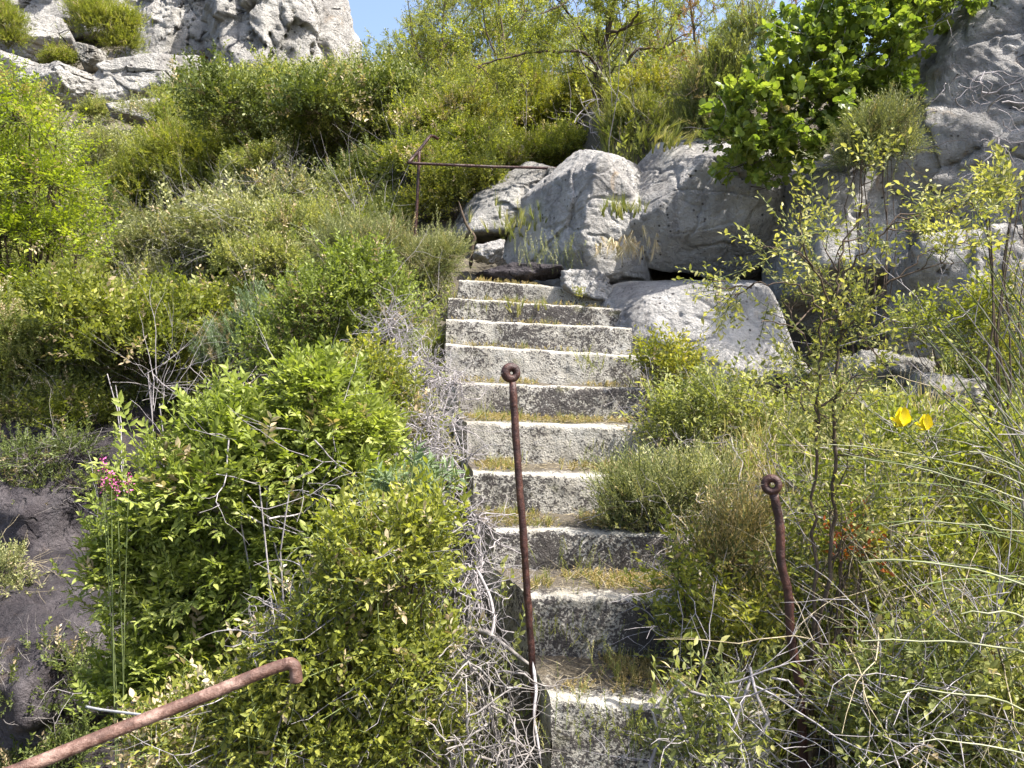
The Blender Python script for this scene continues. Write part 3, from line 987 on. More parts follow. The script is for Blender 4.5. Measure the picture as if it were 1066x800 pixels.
rock('cliff', 'tall white limestone cliff against the sky at the top of the hill', 'cliff',
     P(283, 22, 34), (2.75, 2.4, 3.6), 61,
     planes=[(.75, -.3, .62, .80), (-.2, -1, .3, .78), (.35, -.9, .25, .8), (-.9, -.4, .1, .85), (0, 0, -1, .9), (0, 1, 0, .9), (.2, -.2, 1, .95), (.9, -.2, .2, .86), (-.5, -.75, .45, .84)], amp=.09, mat='rock_far', ns=1.8, crack=.05)
rock('cliff', 'broad pale rock wall between the yellow-green bush and the tall cliff', 'cliff',
     P(195, 22, 33), (2.1, 1.6, 2.6), 63, amp=.10, mat='rock_far', ns=1.7, crack=.05,
     planes=[(.1, -1, .35, .75), (-.5, -.85, .3, .8), (.6, -.75, .3, .82), (0, 0, 1, .9), (1, 0, 0, .9), (-1, 0, 0, .95), (0, 1, 0, .9), (0, 0, -1, .95)])
rock('cliff', 'grey rugged rock wall at the top left corner behind the bushes', 'cliff',
     P(60, 8, 33), (4.2, 1.8, 1.9), 65, amp=.11, mat='rock_far', ns=2.0, crack=.05,
     planes=[(.1, -1, .35, .75), (-.5, -.85, .3, .8), (.6, -.75, .3, .82), (0, 0, 1, .9), (1, 0, 0, .9), (-1, 0, 0, .95), (0, 1, 0, .9), (0, 0, -1, .95)])
rock('outcrop', 'large smooth wedge of pale rock just below the yellow-green bush', 'rock outcrop',
     P(143, 90, 27), (1.75, 1.2, 1.12), 67, amp=.05, mat='rock_far', crack=.03, p=20,
     planes=[(.05, -1, .25, .72), (-.75, -.3, .5, .8), (.9, -.3, .1, .88), (-.28, -.3, .95, .74), (.45, -.5, -.75, .84), (0, 1, 0, .9), (0, 0, -1, .9)])
rock('outcrop', 'rough grey split boulder left of the smooth pale wedge', 'rock outcrop', P(70, 95, 27), (1.6, 1.2, .85), 69, amp=.12, mat='rock_far', ns=1.5)
rock('outcrop', 'flat pale ledge of rock at the left edge of the hill', 'rock outcrop', P(12, 80, 27), (1.3, 1.1, .8), 71, amp=.1, mat='rock_far', ns=1.5)
rock('outcrop', 'grey cracked boulder under the bush, above the split boulder', 'rock outcrop', P(42, 48, 29), (1.4, 1.1, .85), 73, amp=.12, mat='rock_far', ns=1.5)
rock('outcrop', 'small grey block beneath the right side of the yellow-green bush', 'rock outcrop', P(97, 64, 27.6), (.45, .5, .5), 75, amp=.1, mat='rock_far')
rock('outcrop', 'jagged white ridge of rock sloping across the upper left scrub', 'rock outcrop', P(168, 124, 23), (1.4, .7, .55), 77, amp=.14, mat='rock_far', ns=1.7, rot=.3)
rock('outcrop', 'rounded white stone at the lower end of the jagged ridge', 'rock outcrop', P(112, 157, 20), (.30, .3, .30), 79, amp=.1, mat='rock_far', sub=5)
rock('outcrop', 'small white stones showing in the scrub under the jagged ridge', 'rock outcrop', P(140, 162, 20), (.45, .35, .20), 81, amp=.15, mat='rock_far', sub=5)
rock('outcrop', 'flat grey slab low in the scrub beside the acid-green tree', 'rock outcrop', P(90, 184, 18), (.48, .4, .22), 83, amp=.1, mat='rock_far', sub=5)
rock('outcrop', 'white rock patch in the scrub right under the reddish bush', 'rock outcrop', P(243, 82, 26), (.85, .5, .38), 85, amp=.14, mat='rock_far', sub=5)
rock('outcrop', 'small white rock in the scrub below the dark round bush by the cliff', 'rock outcrop', P(296, 78, 25), (.4, .3, .25), 87, amp=.12, mat='rock_far', sub=5)

rock = _rock
# ================================================================== HERO PLANTS, LEFT SIDE
H = hero
H('acid_green_tree', 'acid green small tree with layered feathery twigs at the left edge', 'tree',
  [(18, 130, 34), (45, 200, 46), (12, 250, 46), (62, 246, 34), (28, 316, 40), (-20, 180, 55), (82, 268, 22), (-35, 300, 50), (18, 100, 20), (56, 150, 24)], 8.0, 'layer', 'acid', outw=.75, upw=.08, rnd=.22, shell=.25, flat=.8, names=('crown', 'trunk'), r0=.02, twig_frac=.1, lai=.75)
H('low_shrub', 'olive green low shrub right below the acid green tree', 'shrub', [(40, 385, 42), (5, 360, 45), (80, 350, 36), (20, 425, 38), (65, 415, 24)], 7.0, 'maquis', 'maquis')
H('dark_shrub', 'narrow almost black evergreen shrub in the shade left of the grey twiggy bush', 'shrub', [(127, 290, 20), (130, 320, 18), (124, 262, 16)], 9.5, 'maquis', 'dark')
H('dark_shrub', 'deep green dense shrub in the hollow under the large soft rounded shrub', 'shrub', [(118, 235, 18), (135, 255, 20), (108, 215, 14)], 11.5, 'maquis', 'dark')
H('evergreen_shrub', 'large soft green rounded shrub below the white ridge', 'shrub', [(150, 205, 40), (190, 178, 44), (238, 160, 40), (272, 186, 42), (215, 205, 40), (130, 225, 25)], 13, 'needle_far', 'green', twigs=6)
H('twiggy_shrub', 'grey twiggy half bare shrub in the middle of the left slope', 'shrub', [(200, 285, 55), (255, 250, 50), (165, 270, 42), (150, 330, 30)], 9.5, 'maquis', 'greygreen', twigs=110, twL=(.4, 1.1), twigm='bark_grey')
H('twiggy_shrub', 'greyish thorny shrub with pale branches left of the iron railing', 'shrub', [(395, 135, 42), (360, 110, 35), (330, 160, 35)], 11, 'maquis', 'greygreen', twigs=70, twL=(.4, 1.0), twigm='bark_grey')
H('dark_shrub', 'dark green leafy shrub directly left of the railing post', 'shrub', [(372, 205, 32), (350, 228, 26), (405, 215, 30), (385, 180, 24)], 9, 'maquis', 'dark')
H('leafy_bush', 'bright green leafy bush under the iron railing', 'bush', [(470, 205, 26), (442, 222, 22), (500, 190, 22), (455, 190, 20), (515, 200, 14)], 7.7, 'ovate', 'green')
H('yellow_shrub', 'yellow tipped green shrub just behind the top of the railing', 'shrub', [(463, 135, 26), (490, 115, 24), (470, 160, 24), (510, 150, 24)], 8.8, 'maquis', 'yellowtip')
H('soft_shrub', 'soft pale green shrub left of the tree trunk above the slab', 'shrub', [(550, 130, 36), (590, 120, 30), (540, 100, 34), (580, 148, 25)], 9.6, 'needle', 'green')
H('soft_shrub', 'light green wispy shrub on the skyline behind the yellow tipped shrub', 'shrub', [(500, 60, 40), (540, 40, 42), (460, 75, 36), (590, 60, 38), (560, 80, 36)], 12.5, 'maquis_far', 'ovate', twigs=40, lai=.55)
H('soft_shrub', 'loose yellowish shrub on the skyline left of the bare branches', 'shrub', [(395, 105, 36), (430, 85, 36), (370, 95, 28), (448, 62, 28), (415, 115, 35)], 14, 'maquis_far', 'ovate', twigs=40, lai=.55)
H('soft_shrub', 'tall thin reddish-twigged shrub poking into the sky', 'shrub', [(455, 18, 20), (440, 32, 18), (480, 10, 22), (520, 8, 25)], 13.5, 'maquis_far', 'greygreen', twigs=40, twigm='bark', lai=.55)
H('yellow_shrub', 'bright yellow flowering shrub left of the tree trunk behind the slab', 'shrub', [(600, 95, 16), (585, 110, 14), (610, 115, 12)], 9, 'maquis', 'yellowtip')
H('soft_shrub', 'green shrub filling the slope right behind the tree trunk', 'shrub', [(665, 60, 40), (640, 100, 34), (690, 75, 30), (620, 60, 34)], 11.5, 'maquis_far', 'ovate', lai=.55)
H('evergreen_shrub', 'yellow-green round bush growing on the far cliff rocks', 'bush', [(110, 30, 28), (127, 48, 18), (92, 16, 20), (130, 25, 16)], 26, 'needle_far', 'ovate')
H('evergreen_shrub', 'yellow-green bush cut by the left edge on the far cliff', 'bush', [(5, 28, 20), (12, 44, 12), (-8, 12, 18)], 27, 'needle_far', 'ovate')
H('evergreen_shrub', 'dark round bush at the foot of the tall white cliff', 'bush', [(286, 52, 16), (272, 60, 12), (298, 58, 10)], 28, 'needle_far', 'dark')
H('evergreen_shrub', 'dark green shrub at the left end of the skyline scrub below the cliff', 'bush', [(205, 100, 24), (235, 105, 22), (190, 115, 16)], 22, 'needle_far', 'dark')
H('reddish_bush', 'small reddish-brown bush at the foot of the cliff wall', 'bush', [(222, 68, 11), (236, 71, 9), (212, 72, 8)], 28, 'maquis_far', 'redbrown')
H('evergreen_shrub', 'small bush growing on a ledge at the very top of the cliff wall', 'bush', [(198, 2, 12), (182, 6, 9), (215, 0, 9)], 31.5, 'needle_far', 'ovate')
H('evergreen_shrub', 'small grey-green bush in the cleft between the two cliff walls', 'bush', [(232, 18, 9), (228, 28, 7)], 31, 'needle_far', 'maquis')
H('low_shrub', 'dark olive shrub hanging over the top of the shaded ravine rock', 'shrub', [(60, 432, 32), (20, 440, 32), (98, 440, 26), (-15, 430, 30)], 6.75, 'maquis', 'maquis', twigs=30)
H('broom_tuft', 'clump of upright green broom stems left of the ivy covered bush', 'broom', [(275, 345, 30), (245, 375, 32), (300, 370, 24)], 6.4, 'needle', 'bluegreen', twigs=60, outw=.35, upw=1.1, twL=(.3, .7))
H('low_shrub', 'dull dark olive shrub above the shaded ravine rock', 'shrub', [(140, 385, 40), (175, 420, 36), (110, 410, 30), (200, 395, 30)], 7.2, 'maquis', 'maquis', twigs=30)
H('leafy_bush', 'dense fresh green leafy bush beside the upper steps', 'bush', [(335, 330, 48), (385, 315, 42), (300, 375, 42), (400, 350, 36), (345, 385, 38), (375, 285, 28)], 5.0, 'ovate', 'lance', twigs=18)
H('pale_shrub', 'pale straw-green low shrub at the left end of the top steps', 'shrub', [(400, 268, 28), (445, 282, 24), (360, 270, 30), (430, 300, 22), (465, 268, 16)], 6.1, 'heath', 'heath', twigs=70, twigm='dry_straw', twL=(.15, .4))

# the big bright bush and its neighbours on the steep bank left of the stairs
H('bright_bush', 'large bright yellow-green bush with pointed leaves, beside the shaded ravine', 'bush',
  [(372, 450, 34), (385, 560, 34), (215, 520, 74), (150, 570, 42), (290, 490, 66), (345, 455, 52), (250, 455, 48), (310, 560, 55), (230, 610, 62), (160, 640, 42), (330, 410, 40),
   (140, 605, 40), (290, 610, 50), (205, 690, 62), (150, 720, 48), (370, 500, 44), (120, 600, 22), (255, 690, 44)], 3.25, 'lance', 'lance',
  root=(-1.0, 3.5), altp=.03, flat=.8, twigs=26, twL=(.2, .5), r0=.009, lai=2.4, outw=.7, upw=.15, rnd=.4, multi=4)
H('leafy_bush', 'low yellowish small-leaved bush hanging over the bank below the bright bush', 'bush',
  [(400, 600, 66), (350, 680, 66), (430, 690, 52), (300, 720, 52), (250, 770, 56), (340, 780, 70), (430, 770, 62), (180, 790, 46), (440, 560, 36)], 2.55, 'ovate', 'ovate',
  root=(-.75, 2.5), twigs=60, twL=(.15, .4), rnd=.8, multi=4, lai=1.7)
H('leafy_bush', 'fresh green creeper bush between the bright bush and the bare twigs', 'bush', [(420, 455, 30), (395, 425, 34), (440, 490, 22), (385, 395, 30)], 3.9, 'ovate', 'green', twigs=14)
H('spurge_plant', 'blue-green spurge with narrow whorled leaves among the bare twigs', 'plant', [(432, 515, 22), (415, 530, 15), (445, 530, 14)], 3.0, 'whorl', 'bluegreen', upw=.8)
H('dry_shrub', 'pale dry sunlit shrub low at the left edge in the ravine', 'shrub', [(5, 660, 24), (16, 625, 18), (-15, 640, 26), (2, 595, 14)], 5.0, 'maquis', 'greygreen', twigs=110, twigm='dry_straw', twL=(.2, .5))
H('low_shrub', 'dark shaded shrub at the very bottom of the left edge', 'shrub', [(60, 800, 26), (20, 815, 30), (85, 775, 14)], 4.3, 'maquis', 'dark', lai=1.0)  # dark leaf colour puts the ravine's shade into this shrub

for px, py, dd, n_, lb in ((30, 520, 5.95, 40, 'sparse dark fern-like growth high on the ravine rock'), (70, 620, 5.9, 46, 'sparse dark growth halfway down the ravine rock'), (15, 730, 4.3, 46, 'sparse dark growth on the lower ravine rock'), (75, 700, 4.4, 40, 'sparse dark growth low beside the bright bush')):
    q = P(px, py, dd)
    build_plant('ravine_growth', lb, 'plant', (q[0], q[1] + .12, q[2] - .12), [(q, .14), (q + np.array([.16, .03, -.08]), .11), (q + np.array([-.15, .03, .07]), .11)], 'maquis', 'dark', lai=.5, twigs=24, twigm='bark_grey', twL=(.1, .35))  # dark leaves carry the shade of the gully in their colour

H('low_shrub', 'straggly shaded olive shrub drooping down the ravine rock', 'shrub', [(30, 480, 24), (80, 470, 20), (100, 505, 16), (5, 505, 20), (55, 505, 16)], 6.0, 'maquis', 'dark', lai=.7, root=(-3.6, 6.9), twigs=50, twigm='bark_grey', twL=(.2, .6))

# pink valerian
def petals(c, r, n, size):
    VV, QQ, off = [], [], 0
    for _ in range(n):
        V, Qd = leaf_shape('hex', size, size * .8)
        V = V @ rotm(r.uniform(0, 6.3), r.uniform(-1, 1.4), r.uniform(-1, 1)).T + c + r.normal(0, size * .9, 3)
        VV.append(V); QQ.append(Qd + off); off += len(V)
    return np.concatenate(VV), np.concatenate(QQ)


base = P(128, 545, 3.0); base[2] = g1(base[0], base[1]) - .03
e = empty('pink_valerian', base, 'magenta flower spikes at the left rim of the bright bush', 'flower')
sh = [P(108, 484, 2.95), P(116, 499, 2.95), P(122, 508, 2.95), P(134, 502, 2.9), P(107, 504, 2.95)]
V, Q = tube_list([(bez(np.zeros(3), (s - base) * .5 + rng.normal(0, .04, 3), s - base, 6), np.linspace(.004, .002, 6)) for s in sh], 4)
link('stems', mesh_q('stems', V, Q, [M['green_stem']], smooth=True), e)
for s in sh:
    V, Q = join([petals(s - base + np.array([0, 0, dz]), rng, 14, .008) for dz in (-.02, 0, .02)])
    link('flower_spike', mesh_q('flower_spike', V, Q, [M['pink']]), e)

# ================================================================== BARE GREY TWIG TANGLES ALONG THE STAIRS
def walk_twigs(r, starts, dirs, L, r0, m=9, wig=.35, grav=.0):
    n = len(starts)
    pts = np.zeros((n, m, 3)); pts[:, 0] = starts
    d = dirs / (np.linalg.norm(dirs, axis=1, keepdims=True) + 1e-9)
    for k in range(1, m):
        d = d + r.normal(0, wig, (n, 3)) + np.array([0, 0, grav])
        d /= np.linalg.norm(d, axis=1, keepdims=True)
        pts[:, k] = pts[:, k - 1] + d * (L / (m - 1))[:, None]
    rad = r0[:, None] * np.linspace(1, .22, m)[None]
    return pts, rad


def tangle(name, label, rows, n, seed, L=(.14, .36), r0=(.0014, .0042), mat='dry_twig', wig=.38, bias=(0, 0, 0), cat='dead shrub', sub=2, group=None, carriers=2):
    r = np.random.default_rng(seed)
    bl = PB(rows)
    m = np.mean([b[0] for b in bl], axis=0)
    root = np.array([m[0], m[1], g1(m[0], m[1]) - .03])
    e = empty(name, root, label, cat, group)
    w = np.array([b[1] for b in bl]); w = w / w.sum()
    idx = r.choice(len(bl), n, p=w)
    c = np.array([bl[i][0] for i in idx]) - root; rad = np.array([bl[i][1] for i in idx])
    st = c + r.normal(0, .5, (n, 3)) * rad[:, None] * np.array([1, .7, 1])
    pts, rd = walk_twigs(r, st, r.normal(0, 1, (n, 3)) + np.array(bias), r.uniform(*L, n), r0[0] + (r0[1] - r0[0]) * r.random(n) ** 2.5, wig=wig)
    parts = [tubes(pts, rd, 5)]
    for s in range(sub):  # forks
        k = r.integers(2, 7, n)
        fp = pts[np.arange(n), k]
        p2, r2 = walk_twigs(r, fp, (pts[np.arange(n), k] - pts[np.arange(n), k - 1]) / .03 + r.normal(0, 1.0, (n, 3)), r.uniform(L[0] * .4, L[1] * .5, n), rd[np.arange(n), k] * .7, m=6, wig=wig)
        parts.append(tubes(p2, r2, 4))
    V, Q = join(parts)
    link('twigs', mesh_q('twigs', V, Q, [M[mat]], smooth=True), e)
    lst = []
    for b, rr in bl:
        for _ in range(carriers):
            q = b - root + r.normal(0, .4, 3) * rr
            p = bez(r.normal(0, .05, 3), q * .5 + r.normal(0, .1, 3), q, 9); p[1:] += r.normal(0, .012, (8, 3))
            lst.append((p, np.linspace(r0[1] * 1.3, r0[1] * .7, 9)))
    if not lst: return e
    V, Q = tube_list(lst, 6)
    link('branches', mesh_q('branches', V, Q, [M[mat]], smooth=True), e)
    return e


tangle('dead_shrub', 'bleached tangle of bare grey twigs leaning on the upper steps', [(430, 375, 20, 4.2), (440, 410, 26, 4.0), (450, 445, 28, 3.8), (455, 480, 28, 3.6), (470, 400, 16, 4.2), (465, 515, 22, 3.4), (410, 340, 16, 4.6)], 520, 101, bias=(-.2, -.2, -.2), sub=2)
tangle('dead_shrub', 'knot of pale bare branches at the left foot of the lowest steps', [(500, 690, 34, 2.45), (525, 740, 36, 2.4), (490, 760, 40, 2.35), (470, 720, 34, 2.45), (540, 780, 26, 2.3), (500, 800, 40, 2.3)], 120, 102, L=(.12, .32), r0=(.0014, .0044), bias=(.1, 0, -.3), mat='bark_grey')
tangle('dead_shrub', 'thin grey bare twigs hanging down the side of the middle steps', [(492, 545, 14, 3.2), (497, 580, 16, 3.05), (503, 620, 16, 2.9), (485, 600, 16, 2.95), (505, 655, 14, 2.75)], 110, 103, L=(.12, .32), bias=(0, 0, -.8))
tangle('dead_shrub', 'small nest of bare twigs in the dark hollow of the yellowish bush', [(300, 645, 24, 2.55), (325, 640, 22, 2.5), (275, 665, 18, 2.5)], 50, 104, L=(.12, .3), r0=(.0015, .004))
tangle('dead_shrub', 'bare pale branches lying across the bright bush', [(340, 505, 40, 2.95), (280, 520, 40, 2.9), (360, 470, 36, 3.1), (240, 480, 30, 3.0)], 16, 105, L=(.25, .6), r0=(.002, .004), bias=(1, 0, .2), wig=.2)
tangle('dead_shrub', 'pale dry twigs crossing the dark gap above the bright bush', [(190, 410, 34, 5.6), (165, 395, 28, 5.8), (220, 420, 30, 5.4), (130, 400, 24, 6)], 34, 106, L=(.3, .9), r0=(.002, .005), bias=(1.2, 0, .4), wig=.15)
# grey root hugging the side of the stairs
def limb(name, label, cat, rows, r0, r1, mat, k=8):
    p = [P(*q) for q in rows]
    V, Q = path_tube(p, 1.0, k=k, sub=5)
    n = len(V) // k
    t = np.linspace(r0, r1, n)
    Vr = V.reshape(n, k, 3); c = Vr.mean(1, keepdims=True)
    cap = np.linalg.norm(Vr - c, axis=2, keepdims=True)
    Vr = c + (Vr - c) * t[:, None, None] * np.minimum(1, cap)
    Vr += (perlin(Vr.reshape(-1, 3) * 30) * r0 * .5).reshape(n, k, 1) * 0
    o = link(name, mesh_q(name, Vr.reshape(-1, 3), Q, [M[mat]], smooth=True))
    return tag(o, label, cat)


limb('root', 'thick grey root bent along the cheek of the second step', 'root', [(468, 654, 2.72), (500, 657, 2.72), (512, 662, 2.70), (530, 676, 2.68), (548, 690, 2.65)], .009, .006, 'bark_grey')
limb('root', 'thin white root running down the side of the third step', 'root', [(500, 600, 2.82), (510, 622, 2.8), (514, 645, 2.76), (511, 664, 2.72)], .006, .006, 'dry_twig')
limb('root', 'pale root hanging at the foot of the tall iron rod', 'root', [(556, 700, 2.55), (558, 720, 2.5), (556, 745, 2.46), (561, 780, 2.42)], .006, .004, 'dry_twig')
limb('dead_sapling', 'dead forked dark sapling standing at the foot of the pale slab', 'dead sapling', [(490, 275, 6.6), (492, 255, 6.6), (494, 247, 6.6), (486, 235, 6.6), (481, 222, 6.6), (479, 215, 6.6)], .018, .008, 'bark')

# ================================================================== TREE ABOVE THE BOULDERS
def tree(name, label, base, limbs, kind, leafm, seed, dens, barkm='bark', r0=.06, leafy=True, group=None, sub=(5, 4), tl=(.5, .9), cat='tree', spread=.8, lscale=1.0):
    """limbs: list of screen polylines [(px,py,d)...] with start radius; each sprouts side branches and leaf sprays."""
    r = np.random.default_rng(seed)
    base = np.asarray(base, float)
    e = empty(name, base, label, cat, group)
    lst, tips, tdir = [], [], []
    for rows, ra, rb in limbs:
        p = np.array([P(*q) if len(q) == 3 and q[0] > -900 else q for q in rows]) - base
        V = []
        pp = np.vstack([2 * p[0] - p[1], p, 2 * p[-1] - p[-2]])
        for i in range(1, len(pp) - 2):
            for t in np.linspace(0, 1, 5, endpoint=False):
                a, b_, c, d_ = pp[i - 1:i + 3]
                V.append(.5 * (2 * b_ + (c - a) * t + (2 * a - 5 * b_ + 4 * c - d_) * t * t + (3 * b_ - a - 3 * c + d_) * t ** 3))
        V.append(pp[-2]); V = np.array(V)
        V[1:] += r.normal(0, .006, (len(V) - 1, 3))
        lst.append((V, np.linspace(ra, rb, len(V))))
        ln = np.linalg.norm(np.diff(V, axis=0), axis=1).sum()
        for k in range(int(sub[0] * ln)):
            i = r.integers(len(V) // 4, len(V) - 1)
            d0 = (V[i + 1] - V[i]); d0 /= np.linalg.norm(d0) + 1e-9
            d0 = d0 + r.normal(0, spread, 3) + np.array([0, 0, .15]); d0 /= np.linalg.norm(d0)
            le = r.uniform(*tl)
            q, rd = walk_twigs(r, V[i][None], d0[None], np.array([le]), np.array([max(.003, rb * .7)]), m=8, wig=.22)
            lst.append((q[0], rd[0]))
            for j in range(sub[1]):
                s = r.integers(2, 8)
                d1 = d0 + r.normal(0, .7, 3)
                q2, rd2 = walk_twigs(r, q[0][s][None], d1[None], np.array([le * r.uniform(.25, .55)]), np.array([max(.002, rb * .35)]), m=6, wig=.25)
                lst.append((q2[0], rd2[0]))
                for z in range(2, 6):
                    for _ in range(dens):
                        tips.append(q2[0][z] + r.normal(0, .012, 3)); tdir.append(d1 + r.normal(0, .7, 3))
    V, Q = tube_list(lst, 6)
    link('trunk', mesh_q('trunk', V, Q, [M[barkm]], smooth=True), e)
    if leafy and tips:
        tips = np.array(tips); tdir = np.array(tdir)
        V, Q, T, mi = place_sprays(r, kind, tips, tdir, r.uniform(.7, 1.2, len(tips)) * lscale, tint=.5 + r.normal(0, .12, len(tips)) + .3 * perlin(tips * 1.7))
        link('crown', mesh_q('crown', V, Q, [M[leafm], M['green_stem']], attrs={'tint': T}, mi=mi), e)
    return e


d = 7.9
tb = P(629, 182, d); tb[2] = min(tb[2], g1(tb[0], tb[1])) - .05
tree('spindly_tree', 'spindly spring tree with dark forked trunk and sparse fresh leaves above the boulders', tb,
     [([(629, 190, d), (628, 150, d), (627, 110, d), (624, 70, d), (632, 35, d), (640, 0, d), (646, -40, d)], .038, .014),
      ([(627, 115, d), (618, 95, d), (622, 60, d + .1), (610, 40, d + .1), (598, 20, d)], .022, .008),
      ([(624, 70, d), (606, 55, d - .2), (575, 54, d - .4), (540, 58, d - .6), (505, 66, d - .7), (497, 72, d - .8)], .017, .005),
      ([(632, 35, d), (650, 30, d - .2), (662, 18, d - .3), (664, 5, d - .4), (655, -20, d - .4)], .017, .006),
      ([(627, 110, d), (640, 95, d + .2), (660, 55, d + .2), (690, 50, d + .2), (715, 35, d + .2)], .022, .006),
      ([(640, 0, d), (610, -10, d - .4), (585, 5, d - .7), (560, 15, d - .9)], .016, .005),
      ([(598, 20, d), (580, 0, d - .2), (570, -15, d - .4)], .012, .004)],
     'ovate', 'ovate', 201, 3, sub=(7, 4), tl=(.35, .8))
tangle('twig_fan', 'fan of thin pale bare twigs arching at the foot of the spindly tree', [(640, 160, 18, 7.3), (665, 150, 20, 7.3), (625, 145, 18, 7.4), (605, 125, 16, 7.5)], 40, 111, L=(.5, 1.0), r0=(.003, .006), bias=(1.0, 0, .1), wig=.16, sub=1)
tb = P(742, 150, 7.6); tb[2] = g1(tb[0], tb[1]) - .05
tree('bare_tree', 'nearly bare thin dark twigged tree against the sky right of the spindly tree', tb,
     [([tuple(tb), tuple(P(738, 110, 7.6)), tuple(P(728, 70, 7.6)), tuple(P(722, 30, 7.6)), tuple(P(716, -20, 7.6))], .022, .008),
      ([tuple(P(728, 70, 7.6)), tuple(P(745, 40, 7.5)), tuple(P(765, 15, 7.4)), tuple(P(780, -15, 7.4))], .014, .005),
      ([tuple(P(738, 110, 7.6)), tuple(P(720, 90, 7.7)), tuple(P(708, 70, 7.7)), tuple(P(700, 40, 7.7))], .012, .004)] if False else
     [([(742, 150, 7.6), (738, 110, 7.6), (728, 70, 7.6), (722, 30, 7.6), (716, -20, 7.6)], .022, .008),
      ([(728, 70, 7.6), (745, 40, 7.5), (765, 15, 7.4), (780, -15, 7.4)], .014, .005),
      ([(738, 110, 7.6), (720, 90, 7.7), (708, 70, 7.7), (700, 40, 7.7)], .012, .004),
      ([(745, 40, 7.5), (800, 25, 7.3), (830, 5, 7.2)], .01, .004)],
     'maquis', 'redbrown', 203, 1, sub=(7, 4), tl=(.3, .7))

def slim_tree(label, px, py, d, top, lean, seed, leaf, kind='ovate', bark='bark'):
    p = P(px, py, d); p[2] = g1(p[0], p[1]) - .05
    tree('slim_tree', label, p, [([(px, 386 - FPX * p[2] / d, d), (px + lean * .2, py - 30, d), (px + lean * .5, (py + top) / 2, d), (px + lean, top, d)], .03, .008),
                                 ([(px + lean * .2, py - 30, d), (px - 22, py - 60, d), (px - 30, top + 20, d - .2)], .016, .005),
                                 ([(px + lean * .45, (py + top) / 2 + 8, d), (px + lean * .5 + 24, (py + top) / 2 - 22, d + .2), (px + lean + 36, top + 10, d + .2)], .014, .005)],
         kind, leaf, seed, 3, barkm=bark, sub=(6, 4), tl=(.3, .8))


slim_tree('airy yellow-green slim tree on the skyline right of the tall white cliff', 405, 125, 12.5, 62, 12, 221, 'ovate')
slim_tree('airy slim tree with reddish top twigs above the railing', 455, 110, 12.0, -20, 10, 222, 'ovate')
slim_tree('airy slim tree reaching out of the picture left of the spindly tree', 530, 100, 11.5, -30, -14, 223, 'ovate')
slim_tree('fresh green slim tree right behind the spindly tree', 672, 95, 10.5, -20, 12, 224, 'ovate')
for px, py, rr, kk, mm, lb in ((62, 62, 13, 'maquis_far', 'ovate', 'small green bush on the ledge left of the round cliff bush'), (165, 12, 10, 'maquis_far', 'ovate', 'tiny green bush high on the broad pale cliff wall'),
                               (255, 78, 12, 'needle_far', 'maquis', 'olive bush right beside the reddish bush at the cliff foot'), (188, 78, 10, 'maquis_far', 'maquis', 'small olive bush at the right end of the smooth pale wedge'),
                               (318, 66, 13, 'maquis_far', 'redbrown', 'brownish bush at the right foot of the tall white cliff'), (100, 118, 13, 'maquis_far', 'maquis', 'grey-green bush at the lower left of the smooth pale wedge'),
                               (150, 118, 10, 'maquis_far', 'dark', 'dark little bush directly below the smooth pale wedge'), (40, 112, 12, 'maquis_far', 'ovate', 'yellowish bush under the split boulder')):
    q = hit(px, py + rr * .8, 8, 60)
    H('ledge_bush', lb, 'bush', [(px, py, rr), (px + rr * .7, py + 3, rr * .7), (px - rr * .7, py + 3, rr * .7)], q[1] * .99, kk, mm)

# ================================================================== TOP RIGHT BUSHES
H('broadleaf_bush', 'glossy bright green round-leaved bush spilling over the boulders', 'bush',
  [(800, 165, 40), (850, 112, 46), (905, 60, 48), (950, 18, 42), (835, 62, 36), (785, 118, 34), (880, 150, 34), (765, 172, 16), (800, 193, 14), (985, 5, 34), (925, 100, 28), (870, 25, 36), (760, 140, 20)], 5.45, 'round', 'round',
  root=(1.95, 6.75), altp=.015, twigs=26, twL=(.2, .6), r0=.008, lai=2.1, outw=.55, upw=.3, rnd=.55)
H('narrow_shrub', 'brownish shrub of fine upright twigs left of the round-leaved bush', 'shrub', [(738, 105, 30), (725, 135, 22), (755, 75, 28), (770, 100, 24), (740, 150, 16), (780, 45, 24)], 6.6, 'needle', 'maquis', twigs=90, twigm='bark', twL=(.25, .6), outw=.4, upw=.9)
H('heath_shrub', 'small brown-green heath shrub clinging to the rock beneath the round-leaved bush', 'shrub', [(905, 150, 24), (925, 135, 20), (890, 170, 18), (935, 160, 16)], 4.9, 'heath', 'heath', twigs=40, twigm='bark', twL=(.1, .3))
tangle('dry_roots', 'pale twisted dry roots clinging to the slanting rock face', [(1020, 100, 30, 4.95), (1050, 120, 30, 4.9), (1000, 90, 20, 5.0), (1040, 150, 22, 4.9)], 22, 113, L=(.15, .38), r0=(.003, .008), bias=(.8, -.3, -.5), wig=.35, cat='roots', carriers=0)

H('soft_shrub', 'green grassy shrub on the bank between the spindly tree and the big boulder', 'shrub', [(665, 130, 22), (690, 140, 20), (650, 150, 16), (705, 150, 16)], 7.1, 'needle', 'grass', twigs=20, upw=.9, outw=.4)
H('yellow_shrub', 'pale yellow tipped shrub close beside the foot of the spindly tree', 'shrub', [(680, 95, 22), (660, 105, 18), (695, 110, 16)], 7.3, 'maquis', 'yellowtip', lai=1.0)
